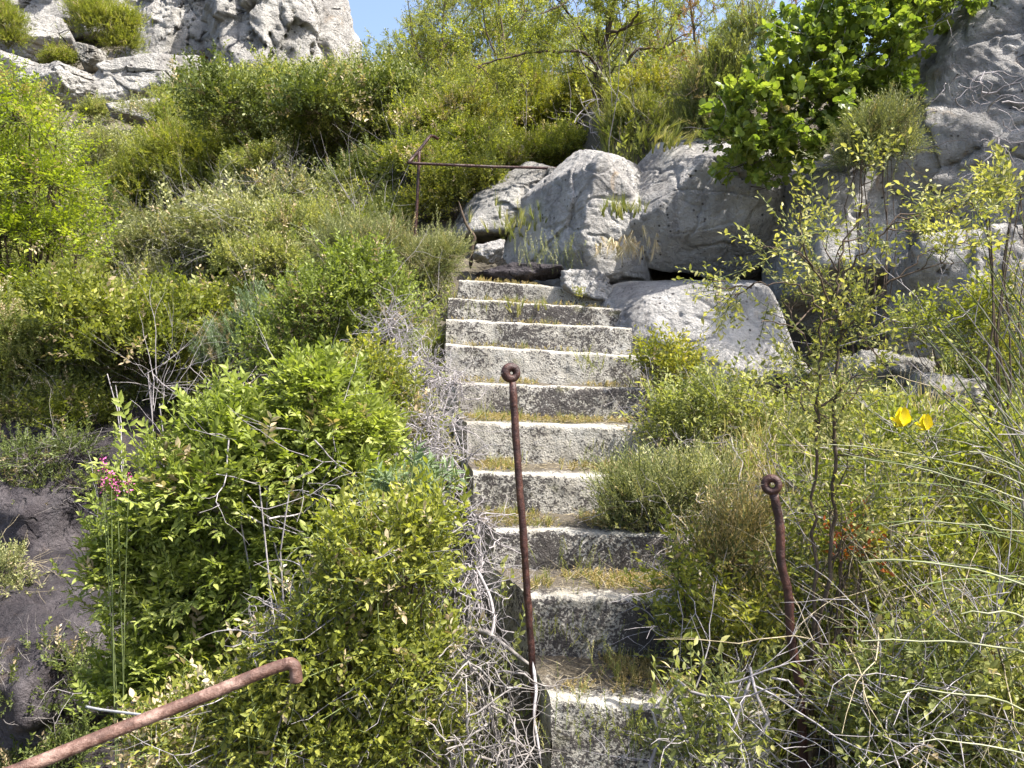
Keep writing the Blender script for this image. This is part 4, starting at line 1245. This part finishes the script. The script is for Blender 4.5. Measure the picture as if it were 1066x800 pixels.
# ================================================================== SAPLING AND RIGHT BANK
d = 2.42
tb = P(838, 735, d); tb[2] = g1(tb[0], tb[1]) - .03
tree('sapling', 'slender pale-leaved sapling with two thin straight stems on the right bank', tb,
     [([(838, 775, d), (842, 700, d), (848, 620, d), (850, 540, d), (851, 440, d), (853, 370, d), (856, 330, d)], .0066, .003),
      ([(842, 775, d), (850, 690, d), (864, 600, d), (868, 520, d), (870, 440, d), (874, 360, d), (876, 340, d), (872, 300, d), (880, 250, d), (905, 215, d)], .0075, .0022),
      ([(876, 350, d), (900, 320, d), (930, 290, d), (965, 265, d), (1000, 255, d)], .0035, .0015),
      ([(856, 330, d), (835, 300, d), (800, 295, d), (765, 300, d)], .0032, .0015),
      ([(874, 340, d), (850, 280, d - .1), (820, 262, d - .2)], .0032, .0015),
      ([(872, 300, d), (900, 260, d), (940, 225, d), (985, 218, d), (1010, 212, d)], .0032, .0015),
      ([(853, 370, d), (825, 340, d), (790, 335, d - .1)], .003, .0015),
      ([(870, 440, d), (900, 400, d), (925, 375, d)], .003, .0015),
      ([(851, 440, d), (820, 410, d), (795, 400, d)], .003, .0015)],
     'rose', 'rose', 205, 1, sub=(7, 3), tl=(.09, .24), barkm='bark', cat='sapling', spread=.75, lscale=.8)
H('sprig', 'light green twig with small leaves on the far right in front of the rock face', 'shrub', [(1050, 210, 14), (1030, 222, 10), (1068, 200, 12)], 3.0, 'rose', 'rose', root=(1.95, 3.1))
H('low_shrub', 'yellow-green tipped small shrub at the right end of the upper steps', 'shrub', [(690, 385, 18), (705, 405, 18), (672, 380, 10), (715, 385, 12)], 4.4, 'rose', 'yellowtip', twigs=16, twL=(.1, .3))
H('low_shrub', 'mixed olive shrub on the bank right of the middle steps', 'shrub', [(715, 440, 36), (760, 430, 36), (690, 460, 28), (790, 460, 34), (745, 480, 34)], 3.9, 'rose', 'maquis', twigs=70, twL=(.15, .45), lai=0.9)
H('heath_shrub', 'grey-green rosemary-like shrub leaning over the middle steps', 'shrub', [(665, 525, 30), (700, 520, 30), (645, 545, 20), (685, 550, 26), (735, 520, 26), (640, 520, 15)], 3.3, 'heath', 'heath', twigs=50, twL=(.1, .3), upw=.8, lai=1.2)
H('flowering_shrub', 'pale beige flowering shrub between the steps and the crooked rod', 'shrub', [(757, 575, 26), (745, 595, 20), (775, 560, 18), (772, 600, 20)], 2.75, 'heath', 'beige', upw=.9, outw=.4)
H('low_shrub', 'shaded green shrub spreading over the right ends of the lower steps', 'shrub', [(710, 610, 22), (735, 640, 34), (760, 670, 36), (720, 680, 26), (690, 650, 14)], 2.65, 'rose', 'green', twigs=40, twL=(.1, .35), lai=1.0)
H('low_shrub', 'loose fine-leaved green shrub in the foreground right of the lowest step', 'shrub', [(728, 770, 30), (765, 745, 30), (755, 800, 40), (715, 800, 24)], 2.2, 'rose', 'maquis', twigs=70, twL=(.12, .4), lai=0.75)
H('leafy_bush', 'dense thicket of small leaves and dry stems behind the crooked rod', 'bush', [(880, 540, 46), (930, 580, 50), (850, 600, 40), (900, 640, 52), (960, 640, 46), (845, 650, 30)], 2.7, 'rose', 'ovate', twigs=150, twL=(.15, .5), lai=0.6)
H('leafy_bush', 'tangled thicket in the lower right corner', 'bush', [(905, 735, 44), (955, 720, 52), (1020, 690, 56), (930, 790, 56), (1000, 780, 60), (1060, 740, 56)], 2.1, 'ovate', 'maquis', twigs=170, twL=(.12, .45), rnd=.8, lai=0.7)
H('leafy_bush', 'sunny tangle of leaves and grass stems around the yellow flower', 'bush', [(960, 470, 36), (1010, 500, 44), (1050, 470, 44), (920, 480, 34), (1040, 560, 44), (980, 560, 40)], 2.9, 'ovate', 'ovate', twigs=110, twL=(.2, .5), lai=0.5)
H('leafy_bush', 'dim leafy bush in front of the overhung rock at the right edge', 'bush', [(1040, 330, 34), (1010, 360, 30), (1060, 390, 40), (960, 345, 24)], 4.0, 'rose', 'green', twigs=40, lai=0.9)
H('red_plant', 'few orange-red leaves glowing low beside the crooked rod', 'plant', [(880, 556, 5), (872, 566, 5), (905, 575, 4), (890, 580, 4)], 2.5, 'ovate', 'redleaf', lai=.35, altp=.3, altm='yellowtip', root=(.95, 2.4))
tangle('dead_shrub', 'dark grey bare twig heap right of the middle steps', [(770, 480, 40, 3.5), (740, 510, 34, 3.3), (800, 520, 36, 3.2), (760, 540, 30, 3.1), (720, 570, 24, 2.95)], 70, 121, L=(.15, .4), r0=(.0015, .004), mat='bark_grey')
tangle('dead_shrub', 'pale dry stalks scattered through the right thicket', [(900, 560, 60, 2.5), (960, 620, 60, 2.4), (1000, 700, 60, 2.1), (880, 680, 60, 2.2), (850, 500, 40, 2.9), (950, 430, 40, 3.3)], 90, 122, L=(.2, .6), r0=(.0012, .0032), mat='dry_straw', wig=.14)
tangle('dead_shrub', 'bare bent branch lying low across the foreground right of the stairs', [(740, 735, 30, 2.2), (700, 720, 20, 2.25), (790, 715, 26, 2.15)], 8, 123, L=(.25, .5), r0=(.003, .006), wig=.2, bias=(1, 0, -.2))

# broom with a yellow flower
def broom():
    r = np.random.default_rng(131)
    root = np.array([1.95, 2.5, g1(1.95, 2.5) - .03])
    e = empty('broom', root, 'broom bush with long bare green whips sweeping in from the right edge', 'broom')
    lst = []
    tg = [(905, 505), (880, 478), (895, 585), (870, 700), (900, 545), (960, 345), (995, 260), (1045, 250), (1040, 330), (930, 455), (905, 640), (880, 752), (955, 690), (940, 800),
          (1000, 300), (1020, 420), (985, 330), (1055, 360), (950, 610), (870, 655), (925, 520), (915, 720), (1010, 600), (990, 640), (925, 765), (1030, 280), (965, 400), (1005, 380), (1065, 290), (945, 560), (1015, 240), (1048, 300), (1062, 330), (1025, 350), (1050, 410), (1038, 280), (1012, 310), (1058, 225)]
    for k, (px, py) in enumerate(tg * 2):
        if k >= len(tg) and py > 430: continue
        px += r.normal(0, 18) * (k >= len(tg)); py += r.normal(0, 30) * (k >= len(tg))
        q = P(px, py, r.uniform(1.85, 2.5)) - root
        b = r.normal(0, .1, 3); b[2] = 0
        mid = (P(px + 150 + 60 * r.random(), py - 6 - 30 * r.random(), 2.3) - root) if py > 430 else b * .4 + q * .6 + np.array([.1, 0, .05])
        p = bez(b, mid, q, 12); p[1:] += r.normal(0, .003, (11, 3))
        lst.append((p, np.linspace(.0040, .0014, 12) * r.uniform(.6, 1.25)))
        for _ in range(2):
            i = r.integers(4, 11); dd = (p[i] - p[i - 1]); dd = dd / np.linalg.norm(dd) + r.normal(0, .35, 3)
            q2, r2 = walk_twigs(r, p[i][None], dd[None], np.array([r.uniform(.1, .3)]), np.array([.0015]), m=6, wig=.08)
            lst.append((q2[0], r2[0]))
    big = []
    for tx, ty, ey, dd in ((905, 582, 588, 1.75), (925, 547, 522, 1.8), (900, 668, 652, 1.7), (878, 474, 520, 1.95), (935, 717, 722, 1.65),
                           (955, 772, 762, 1.6), (1000, 640, 618, 1.7), (862, 463, 492, 2.05), (1010, 470, 500, 1.8)):
        c0 = P(1180, ey + 90, 2.0) - root
        p = np.vstack([bez(np.zeros(3) + r.normal(0, .03, 3), np.array([.12, 0, .1]), c0, 5)[:-1], bez(c0, P(1090, .6 * ey + .4 * ty - 3, dd) - root, P(tx, ty, dd) - root, 14)])
        p[2:] += r.normal(0, .0028, (len(p) - 2, 3))
        big.append((p, np.linspace(.0044, .0012, len(p)) * r.uniform(.7, 1.1)))
    V, Q = tube_list(big, 6)
    link('thick_whips', mesh_q('thick_whips', V, Q, [M['whip']], smooth=True), e)
    h = len(lst) * 2 // 3
    V, Q = tube_list(lst[:h], 5)
    link('green_whips', mesh_q('green_whips', V, Q, [M['green_stem']], smooth=True), e)
    V, Q = tube_list(lst[h:], 5)
    link('dry_whips', mesh_q('dry_whips', V, Q, [M['dry_twig']], smooth=True), e)
    for (px, py, s) in ((940, 444, 1.25), (964, 448, 1.05)):
        c = P(px, py, 2.12) - root
        f = link('flower', mesh_q('flower', *petals_flower(c, s), [M['yellow']], smooth=True), e)
    V, Q = tube_list([(bez(P(941, 445, 2.12) - root, P(975, 490, 2.2) - root, P(1040, 560, 2.3) - root, 9), np.linspace(.0016, .003, 9)), (bez(P(964, 449, 2.12) - root, P(985, 490, 2.2) - root, P(1040, 560, 2.3) - root, 9), np.linspace(.0016, .003, 9))], 5)
    link('flower_stem', mesh_q('flower_stem', V, Q, [M['green_stem']], smooth=True), e)


def petals_flower(c, s):
    VV, QQ, off = [], [], 0
    for yaw, pit, rol, L, w in ((-.35, 1.15, 0, .040, .030), (.25, 1.2, .2, .036, .026), (-1.1, .6, .3, .027, .018), (1.15, .35, -.3, .030, .020), (.1, -.25, 0, .026, .018)):
        n, m = 6, 7
        u = np.linspace(0, 1, n); v = np.linspace(-1, 1, m)
        U, Vv = np.meshgrid(u, v, indexing='ij')
        wid = w * np.sin(np.clip(U * .86 + .08, 0, 1) * PI) ** .7 * .5
        S = np.stack([Vv * wid, U * L, (Vv ** 2) * w * .22 + U ** 2 * L * .18], -1).reshape(-1, 3) * s
        S[:, 2] += (perlin(S * 90 + yaw * 9) * .006) * s; S[:, 0] *= 1 + .25 * perlin(S * 70 + 3)
        S = S @ rotm(yaw, pit, rol).T + c
        i, j = np.meshgrid(np.arange(n - 1), np.arange(m - 1), indexing='ij'); b = i * m + j
        VV.append(S); QQ.append(np.stack([b, b + m, b + m + 1, b + 1], -1).reshape(-1, 4) + off); off += len(S)
    return np.concatenate(VV), np.concatenate(QQ)


broom()

# ================================================================== GRASS TUFTS AND SMALL PLANTS
def tuft(label, px, py, d, n, spread, kind='tuft', mat='grass', sc=1.0, name='grass_tuft', on=None, flow=(0, 0, 1), cat='grass tuft'):
    r = np.random.default_rng(int(px * 7 + py))
    c = P(px, py, d)
    pos = r.normal(0, 1, (n, 3)) * np.array([spread, spread * .6, spread * .35])
    ax = r.normal(0, .28, (n, 3)) + np.array(flow)
    V, Q, T, mi = place_sprays(r, kind, pos, ax, r.uniform(.7, 1.2, n) * sc, tint=.5 + r.normal(0, .15, n), up=(0, -1, 0))
    o = link(name, mesh_q(name, V, Q, [M[mat], M['green_stem']], attrs={'tint': T}, mi=mi), loc=c)
    return tag(o, label, cat, kind='stuff' if spread > .085 else None)


tuft('green grass tuft growing in the cleft between the two grey boulders', 648, 222, 5.85, 30, .08, sc=.8)
tuft('brown dead grass hanging down the cleft between the two grey boulders', 655, 250, 5.85, 34, .10, mat='straw', sc=.9, flow=(0, -.3, -.6))
tuft('bright grass patch at the foot of the pale slab', 548, 238, 6.7, 90, .2, sc=.75)
tuft('long grass leaning over the top of the big boulder', 690, 150, 6.3, 40, .14, sc=.8, flow=(.3, -.2, .8))
tuft('dry brownish grass in the shade at the top of the stairs', 575, 272, 6.2, 70, .16, mat='heath', kind='heath', sc=1.0)
tuft('grass tuft sprouting on the face of the top step', 540, 322, 5.5, 18, .13, sc=.55)
tuft('thin green weed growing on the fifth step near its right end', 612, 385, 4.6, 10, .05, kind='heath', mat='green', sc=.9, name='weed', cat='weed')
tuft('small bright yellow-green plant in front of the stone at the stair top', 602, 308, 5.7, 16, .035, kind='ovate', mat='yellowtip', sc=.55, name='weed', cat='weed')
tuft('green weeds and grass standing before the lowest step', 625, 760, 2.38, 40, .10, kind='heath', sc=.6, name='weed', cat='weed')
tuft('feathery weeds at the foot of the lowest step', 690, 785, 2.3, 50, .09, kind='heath', mat='green', sc=.7, name='weed', cat='weed')
tuft('small upright weeds on the third step behind the tall iron rod', 600, 590, 3.15, 26, .11, kind='heath', mat='grass', sc=.5, name='weed', cat='weed')
for q, (wx, wy, wd, wl) in enumerate(((560, 548, 3.35, 'small weed patch on the fourth tread beside the tall rod'), (520, 493, 3.75, 'small weed patch at the left end of the fifth tread'), (625, 478, 3.85, 'weed patch at the right of the fifth tread'),
                                     (585, 668, 2.75, 'weed patch at the back of the first tread'), (640, 690, 2.6, 'weed patch drooping over the right of the first tread'), (505, 440, 4.1, 'little weed patch on the left of the sixth tread'), (500, 322, 5.5, 'little weed patch at the left end of the topmost riser'), (590, 610, 3.0, 'weed patch on the worn edge of the second step'))):
    tuft(wl, wx, wy, wd, 26, .09, kind='heath', mat=('grass', 'green')[q % 2], sc=.42, name='weed', cat='weed')
tuft('weeds growing on the second step at its right end', 705, 625, 2.95, 22, .06, kind='heath', mat='green', sc=.7, name='weed', cat='weed')

# stonecrop and moss carpets on the treads: uncountable
r = np.random.default_rng(77)
PP, SC = [], []
cov = [(1.0, .28), (1.0, .12), (.9, .18), (.8, .1), (.8, .1), (.25, .08), (.2, .08), (.15, .06), (.4, .08), (.8, .15)]
for k in range(10):
    n = int(1300 * cov[k][0])
    t = r.random(n); u = r.random(n)
    y = stair_y[k] + .05 + .33 * t ** .7
    x = xl[k] + (xl[k + 1] - xl[k]) * (y - stair_y[k]) / .385 + .03 + (xr[k] - xl[k] - .05) * u
    g = perlin(np.stack([x * 3.2, y * 4, np.full(n, k * 2.7)], 1)) + .6 * perlin(np.stack([x * 11, y * 11, np.full(n, k * 2.)], 1))
    keep = g > .04
    z = zl[k] - drop[k] * u + .004
    PP.append(np.stack([x, y, z], 1)[keep]); SC.append(r.uniform(.35, .85, keep.sum()))
pos = np.concatenate(PP); sc = np.concatenate(SC)
V, Q, T, mi = place_sprays(r, 'sedum', pos, r.normal(0, .5, pos.shape) + np.array([0, -.1, 1]), sc, tint=.5 + .5 * perlin(pos * 4), up=(0, -1, 0))
tag(link('stonecrop', mesh_q('stonecrop', V, Q, [M['sedum'], M['green_stem']], attrs={'tint': T}, mi=mi)), kind='stuff',
    label='low yellowish stonecrop and moss growing along the backs of the treads', cat='ground cover')
sel = r.random(len(pos)) < .07
p2 = pos[sel]
V, Q, T, mi = place_sprays(r, 'tuft', p2, r.normal(0, .3, p2.shape) + np.array([0, 0, 1]), r.uniform(.2, .5, len(p2)), tint=.45 + r.normal(0, .15, len(p2)), up=(0, -1, 0))
tag(link('step_grass', mesh_q('step_grass', V, Q, [M['grass']], attrs={'tint': T}, mi=mi)), kind='stuff', label='sparse short grass growing on the treads', cat='grass')
# dead leaves and stalks on the treads
n = 700
k = r.integers(0, 5, n); u = r.random(n); y = np.array(stair_y)[k] + .07 + .3 * r.random(n)
x = np.array(xl)[k] + .02 + (np.array(xr)[k] - np.array(xl)[k] - .04) * u
z = np.array(zl)[k] - np.array(drop)[k] * u + .012
st = np.stack([x, y, z], 1)
pts, rd = walk_twigs(r, st, r.normal(0, 1, (n, 3)) * np.array([1, 1, .15]), r.uniform(.03, .13, n), r.uniform(.0008, .002, n), m=5, wig=.2)
V, Q = tubes(pts, rd, 3)
tag(link('dry_litter', mesh_q('dry_litter', V, Q, [M['dry_straw']])), kind='stuff', label='dry stalks and plant litter lying on the treads', cat='litter')

# ================================================================== UNDERGROWTH ON THE SLOPES (uncountable)
def clear_view(x, y, z):
    """Bare rocky ground and open spots on the slope."""
    px = CX + FPX * x / y; py = 386 - FPX * z / y
    rocky = (y > 15) & (((px < 192) & (py < 135)) | ((px < 348) & (py < 72)) | ((px > 100) & (px < 205) & (py < 172) & (py > 95) & (np.abs((py - 165) + (px - 108) * .70) < 26)))
    rail = (y < 8.6) & (px > 415) & (px < 625)
    return ~(rocky | rail)


def scatter(n, xr_, yr_, seed, mask=None):
    r = np.random.default_rng(seed)
    y = np.sqrt(r.uniform(yr_[0] ** 2, yr_[1] ** 2, n)) if yr_[0] > 0 else r.uniform(*yr_, n)
    x = y * r.uniform(xr_[0], xr_[1], n)
    on_st = (x > np.interp(y, stair_y, xl[:10]) - .04) & (x < .74) & (y > 2.2) & (y < 6.1)
    x, y = x[~on_st], y[~on_st]
    ok = np.ones(len(x), bool)
    for o in C.objects:
        if o.name.startswith(('boulder', 'rock_face')) and o.location.y < 9:
            q = np.array([v[:] for v in o.bound_box]); rx, ry = q[:, 0].max(), q[:, 1].max()
            ok &= (np.abs(x - o.location.x) > rx * .95) | (y < o.location.y - ry - .35) | (y > o.location.y + ry * .6)
    x, y = x[ok], y[ok]
    z = G(x, y)
    ok = clear_view(x, y, z) | (y < 6.2)
    ok &= ~((y < 2.4) & (x / y > .27) & (x / y < .42))
    x, y, z = x[ok], y[ok], z[ok]
    return np.stack([x, y, z], 1), r


def undergrowth(name, label, pos, r, kind, mat, sc, lift=0.0, up=(0, -.3, .9), ax0=(0, 0, 1), jit=.6, gate=None):
    if gate is not None:
        g = perlin(pos * gate[0] + gate[2]); pos = pos[g > gate[1]]
    n = len(pos)
    p = pos + np.array([0, 0, 1.0]) * (r.random((n, 1)) * lift)
    V, Q, T, mi = place_sprays(r, kind, p, r.normal(0, jit, (n, 3)) + np.array(ax0), r.uniform(*sc, n), tint=.42 + .45 * perlin(pos * 1.3) + r.normal(0, .1, n), up=up)
    o = link(name, mesh_q(name, V, Q, [M[mat], M['green_stem']], attrs={'tint': T}, mi=mi))
    return tag(o, label, 'undergrowth', kind='stuff')


pos, r = scatter(9000, (-.85, .2), (2.2, 7.5), 301)
undergrowth('undergrowth', 'leafy undergrowth covering the near slope left of the stairs', pos, r, 'ovate', 'maquis', (.8, 1.6), .25, gate=(1.1, -.22, 3))
pos, r = scatter(9000, (.2, .9), (1.5, 5.2), 302)
undergrowth('undergrowth', 'small-leaved undergrowth covering the bank right of the stairs', pos, r, 'rose', 'maquis', (.6, 1.3), .22, gate=(1.3, -.12, 8))
def stalks(label, seed, n, xr_, yr_, mat, L, r0):
    pos, r = scatter(n, xr_, yr_, seed)
    g = perlin(pos * 1.4 + 4); pos = pos[g > -.2]; n = len(pos)
    pts, rd = walk_twigs(r, pos - np.array([0, 0, .02]), r.normal(0, .45, (n, 3)) + np.array([0, 0, .75]), r.uniform(*L, n), r.uniform(*r0, n), m=7, wig=.16)
    V1 = tubes(pts, rd, 4)
    k = r.integers(2, 6, n)
    p2, r2 = walk_twigs(r, pts[np.arange(n), k], r.normal(0, .7, (n, 3)) + np.array([0, 0, .4]), r.uniform(L[0] * .3, L[1] * .45, n), rd[np.arange(n), k] * .8, m=5, wig=.2)
    V, Q = join([V1, tubes(p2, r2, 3)])
    return tag(link('dry_stalks', mesh_q('dry_stalks', V, Q, [M[mat]], smooth=True)), label, 'dry stalks', kind='stuff')


stalks('thin pale dry stalks standing all over the right bank', 311, 1000, (.2, .95), (1.5, 4.8), 'dry_straw', (.15, .5), (.0008, .0022))
stalks('grey dead stalks in the undergrowth left of the stairs', 312, 900, (-.8, .0), (2.2, 7), 'dry_twig', (.2, .6), (.001, .0026))
stalks('grey dead stalks in the scrub above the stairs', 313, 2800, (-.7, .3), (7, 16), 'dry_twig', (.4, 1.3), (.0022, .0055))
pos, r = scatter(1600, (.2, .9), (1.5, 4.6), 303)
undergrowth('grass', 'dry grass growing through the right bank', pos, r, 'tuft_tall', 'straw', (.5, 1.2), .05, jit=.3, gate=(1.7, .02, 5), up=(0, -1, 0))
pos, r = scatter(2200, (.15, .9), (1.5, 4.6), 304)
undergrowth('grass', 'green grass growing through the right bank', pos, r, 'tuft_tall', 'grass', (.5, 1.1), .05, jit=.3, gate=(1.7, .0, 15), up=(0, -1, 0))
pos, r = scatter(7000, (-.75, .25), (6.2, 15), 305)
undergrowth('undergrowth', 'olive scrub covering the slope above the stairs', pos, r, 'maquis_far', 'maquis', (.9, 1.7), .3, gate=(.7, -.25, 2))
pos, r = scatter(7000, (-.75, .6), (6.2, 16), 306)
undergrowth('undergrowth', 'yellow-green scrub covering the slope above the stairs', pos, r, 'maquis_far', 'ovate', (.9, 1.6), .35, gate=(.7, -.05, 9))
pos, r = scatter(15000, (-.75, -.18), (15, 38), 307)
undergrowth('undergrowth', 'distant scrub between the far cliff rocks', pos, r, 'maquis_far', 'maquis', (1.6, 3.0), .35, gate=(.35, -.05, 4))
pos, r = scatter(4000, (-.3, .25), (5.4, 8.5), 308)
undergrowth('grass', 'pale grass on the slope just above the stairs', pos, r, 'tuft_tall', 'grass', (.5, 1.1), .02, jit=.3, up=(0, -1, 0), gate=(1.2, -.1, 6))

# ================================================================== SCRUB ON THE HILLSIDE: copies of a few bushes
def copy_tree(src):
    c = src.copy(); C.objects.link(c)
    for ch in list(src.children):
        k = ch.copy(); C.objects.link(k); k.parent = c
    return c


def proto(name, kind, leafm, seed, lai, barkm='bark', twigs=0, twigm='bark_grey', flat=.85, **kw):
    r = np.random.default_rng(seed)
    bl = []
    for i in range(9):
        a = r.uniform(0, 2 * PI); q = r.uniform(.1, 1.05)
        bl.append((np.array([math.cos(a) * q, math.sin(a) * q, r.uniform(.25, .85) - .25 * q]), r.uniform(.2, .46)))
    return build_plant(name, 'x', 'shrub', (0, 0, 0), bl, kind, leafm, barkm, lai, r=r, twigs=twigs, twigm=twigm, twL=(.3, .8), flat=flat, **kw)


PR = {
    'olive': [proto('scrub_bush', 'maquis_far', 'maquis', s, 1.6, twigs=10) for s in (1, 2)],
    'yellowish': [proto('scrub_bush', 'maquis_far', 'ovate', s, 1.5, twigs=14) for s in (3, 4)],
    'grey': [proto('scrub_bush', 'maquis_far', 'greygreen', s, .8, twigs=130, twigm='dry_twig') for s in (5, 6)],
    'green': [proto('scrub_bush', 'needle_far', 'green', s, 1.6) for s in (7, 8)],
    'dark': [proto('scrub_bush', 'maquis_far', 'dark', s, 1.8) for s in (9,)],
}
LAB = {
    'olive': ('dull olive scrub bush among others of its kind on the hillside', 'olive scrub bushes on the hillside'),
    'yellowish': ('yellow-green scrub bush among others of its kind on the hillside', 'yellow-green scrub bushes on the hillside'),
    'grey': ('grey twiggy scrub bush among others of its kind on the hillside', 'grey scrub bushes on the hillside'),
    'green': ('fresh green needle-leaved scrub bush among others of its kind on the hillside', 'green needle-leaved bushes on the hillside'),
    'dark': ('dark evergreen scrub bush among others of its kind on the hillside', 'dark evergreen bushes on the hillside'),
}
used = set()
r = np.random.default_rng(501)
spots = []
kinds = ['olive', 'yellowish', 'grey', 'green', 'dark']
tries = 0
while len(spots) < 170 and tries < 9000:
    tries += 1
    y = math.sqrt(r.uniform(7.2 ** 2, 30 ** 2)) if r.random() < .5 else r.uniform(7.2, 17)
    x = y * r.uniform(-.72, .40)
    s = r.uniform(.5, .95) * (1 + y / 30)
    if x > -.12 * y and y > 15.5: continue
    if x > -.2 * y and y < 7.6: continue
    zz = g1(x, y)
    if not clear_view(np.array([x]), np.array([y]), np.array([zz]))[0]: continue
    if not clear_view(np.array([x]), np.array([y]), np.array([zz + 1.1 * s]))[0] and y > 14: continue
    px_ = CX + FPX * x / y
    if 330 < px_ < 430 and y < 9.4: continue
    if 105 < px_ < 300 and 9.6 < y < 13.4: continue
    if x / y > -.22 and (zz + 1.15 * s) / y > .385: continue
    if abs(x / y - .12) < .07 and y < 9.5: continue
    if y > 19 and (x / y < -.2):
        pxx = CX + FPX * x / y
        if r.random() < .62: continue
    if any((x - a) ** 2 + (y - b) ** 2 < (.5 * (s + c)) ** 2 for a, b, c, _ in spots): continue
    w = [.22, .17, .34, .15, .12] if x < -.2 * y else [.18, .42, .2, .18, .02]
    spots.append((x, y, s, kinds[r.choice(5, p=w)]))
for x, y, s, kd in spots:
    src = PR[kd][r.integers(len(PR[kd]))]
    o = src if src.name not in used else copy_tree(src)
    used.add(src.name)
    o.location = (x, y, g1(x, y) - .06)
    o.rotation_euler = (0, 0, r.uniform(0, 6.28))
    o.scale = (s * r.uniform(.9, 1.15), s * r.uniform(.9, 1.15), s * r.uniform(.85, 1.2))
    o['label'], o['group'] = LAB[kd]

# ================================================================== LIGHT, SKY, CAMERA
SUN = Vector((.52, -.20, .85)).normalized()
sc_ = bpy.context.scene
w = bpy.data.worlds.new('World'); sc_.world = w
w.use_nodes = True
nt = w.node_tree
sky = nt.nodes.new('ShaderNodeTexSky')
sky.sky_type = 'NISHITA'; sky.sun_disc = False
sky.sun_elevation = math.asin(SUN.z)
sky.sun_rotation = math.atan2(SUN.x, SUN.y)
sky.air_density = .9; sky.dust_density = 3.5; sky.ozone_density = 1.0
bg = nt.nodes['Background']
nt.links.new(sky.outputs[0], bg.inputs['Color'])
bg.inputs['Strength'].default_value = .13
ld = bpy.data.lights.new('sun', 'SUN'); ld.energy = 4.6; ld.angle = math.radians(.5); ld.color = (1, .95, .87)
lo = bpy.data.objects.new('sun', ld); C.objects.link(lo)
lo.rotation_euler = SUN.to_track_quat('Z', 'Y').to_euler()

cam = bpy.data.cameras.new('camera'); co = bpy.data.objects.new('camera', cam); C.objects.link(co)
co.location = (0, 0, 0); co.rotation_euler = (PI / 2 + PITCH, 0, 0)
cam.sensor_width = 36; cam.lens = FPX / 1066 * 36
cam.clip_start = .05; cam.clip_end = 500
sc_.camera = co
vs = sc_.view_settings
vs.view_transform = 'Standard'; vs.look = 'None'; vs.gamma = 1; vs.use_curve_mapping = False
vs.exposure = 1.52
sc_.render.engine = 'CYCLES'
cy = sc_.cycles
cy.max_bounces = 6; cy.diffuse_bounces = 3; cy.glossy_bounces = 2; cy.transmission_bounces = 3
cy.caustics_reflective = False; cy.caustics_refractive = False
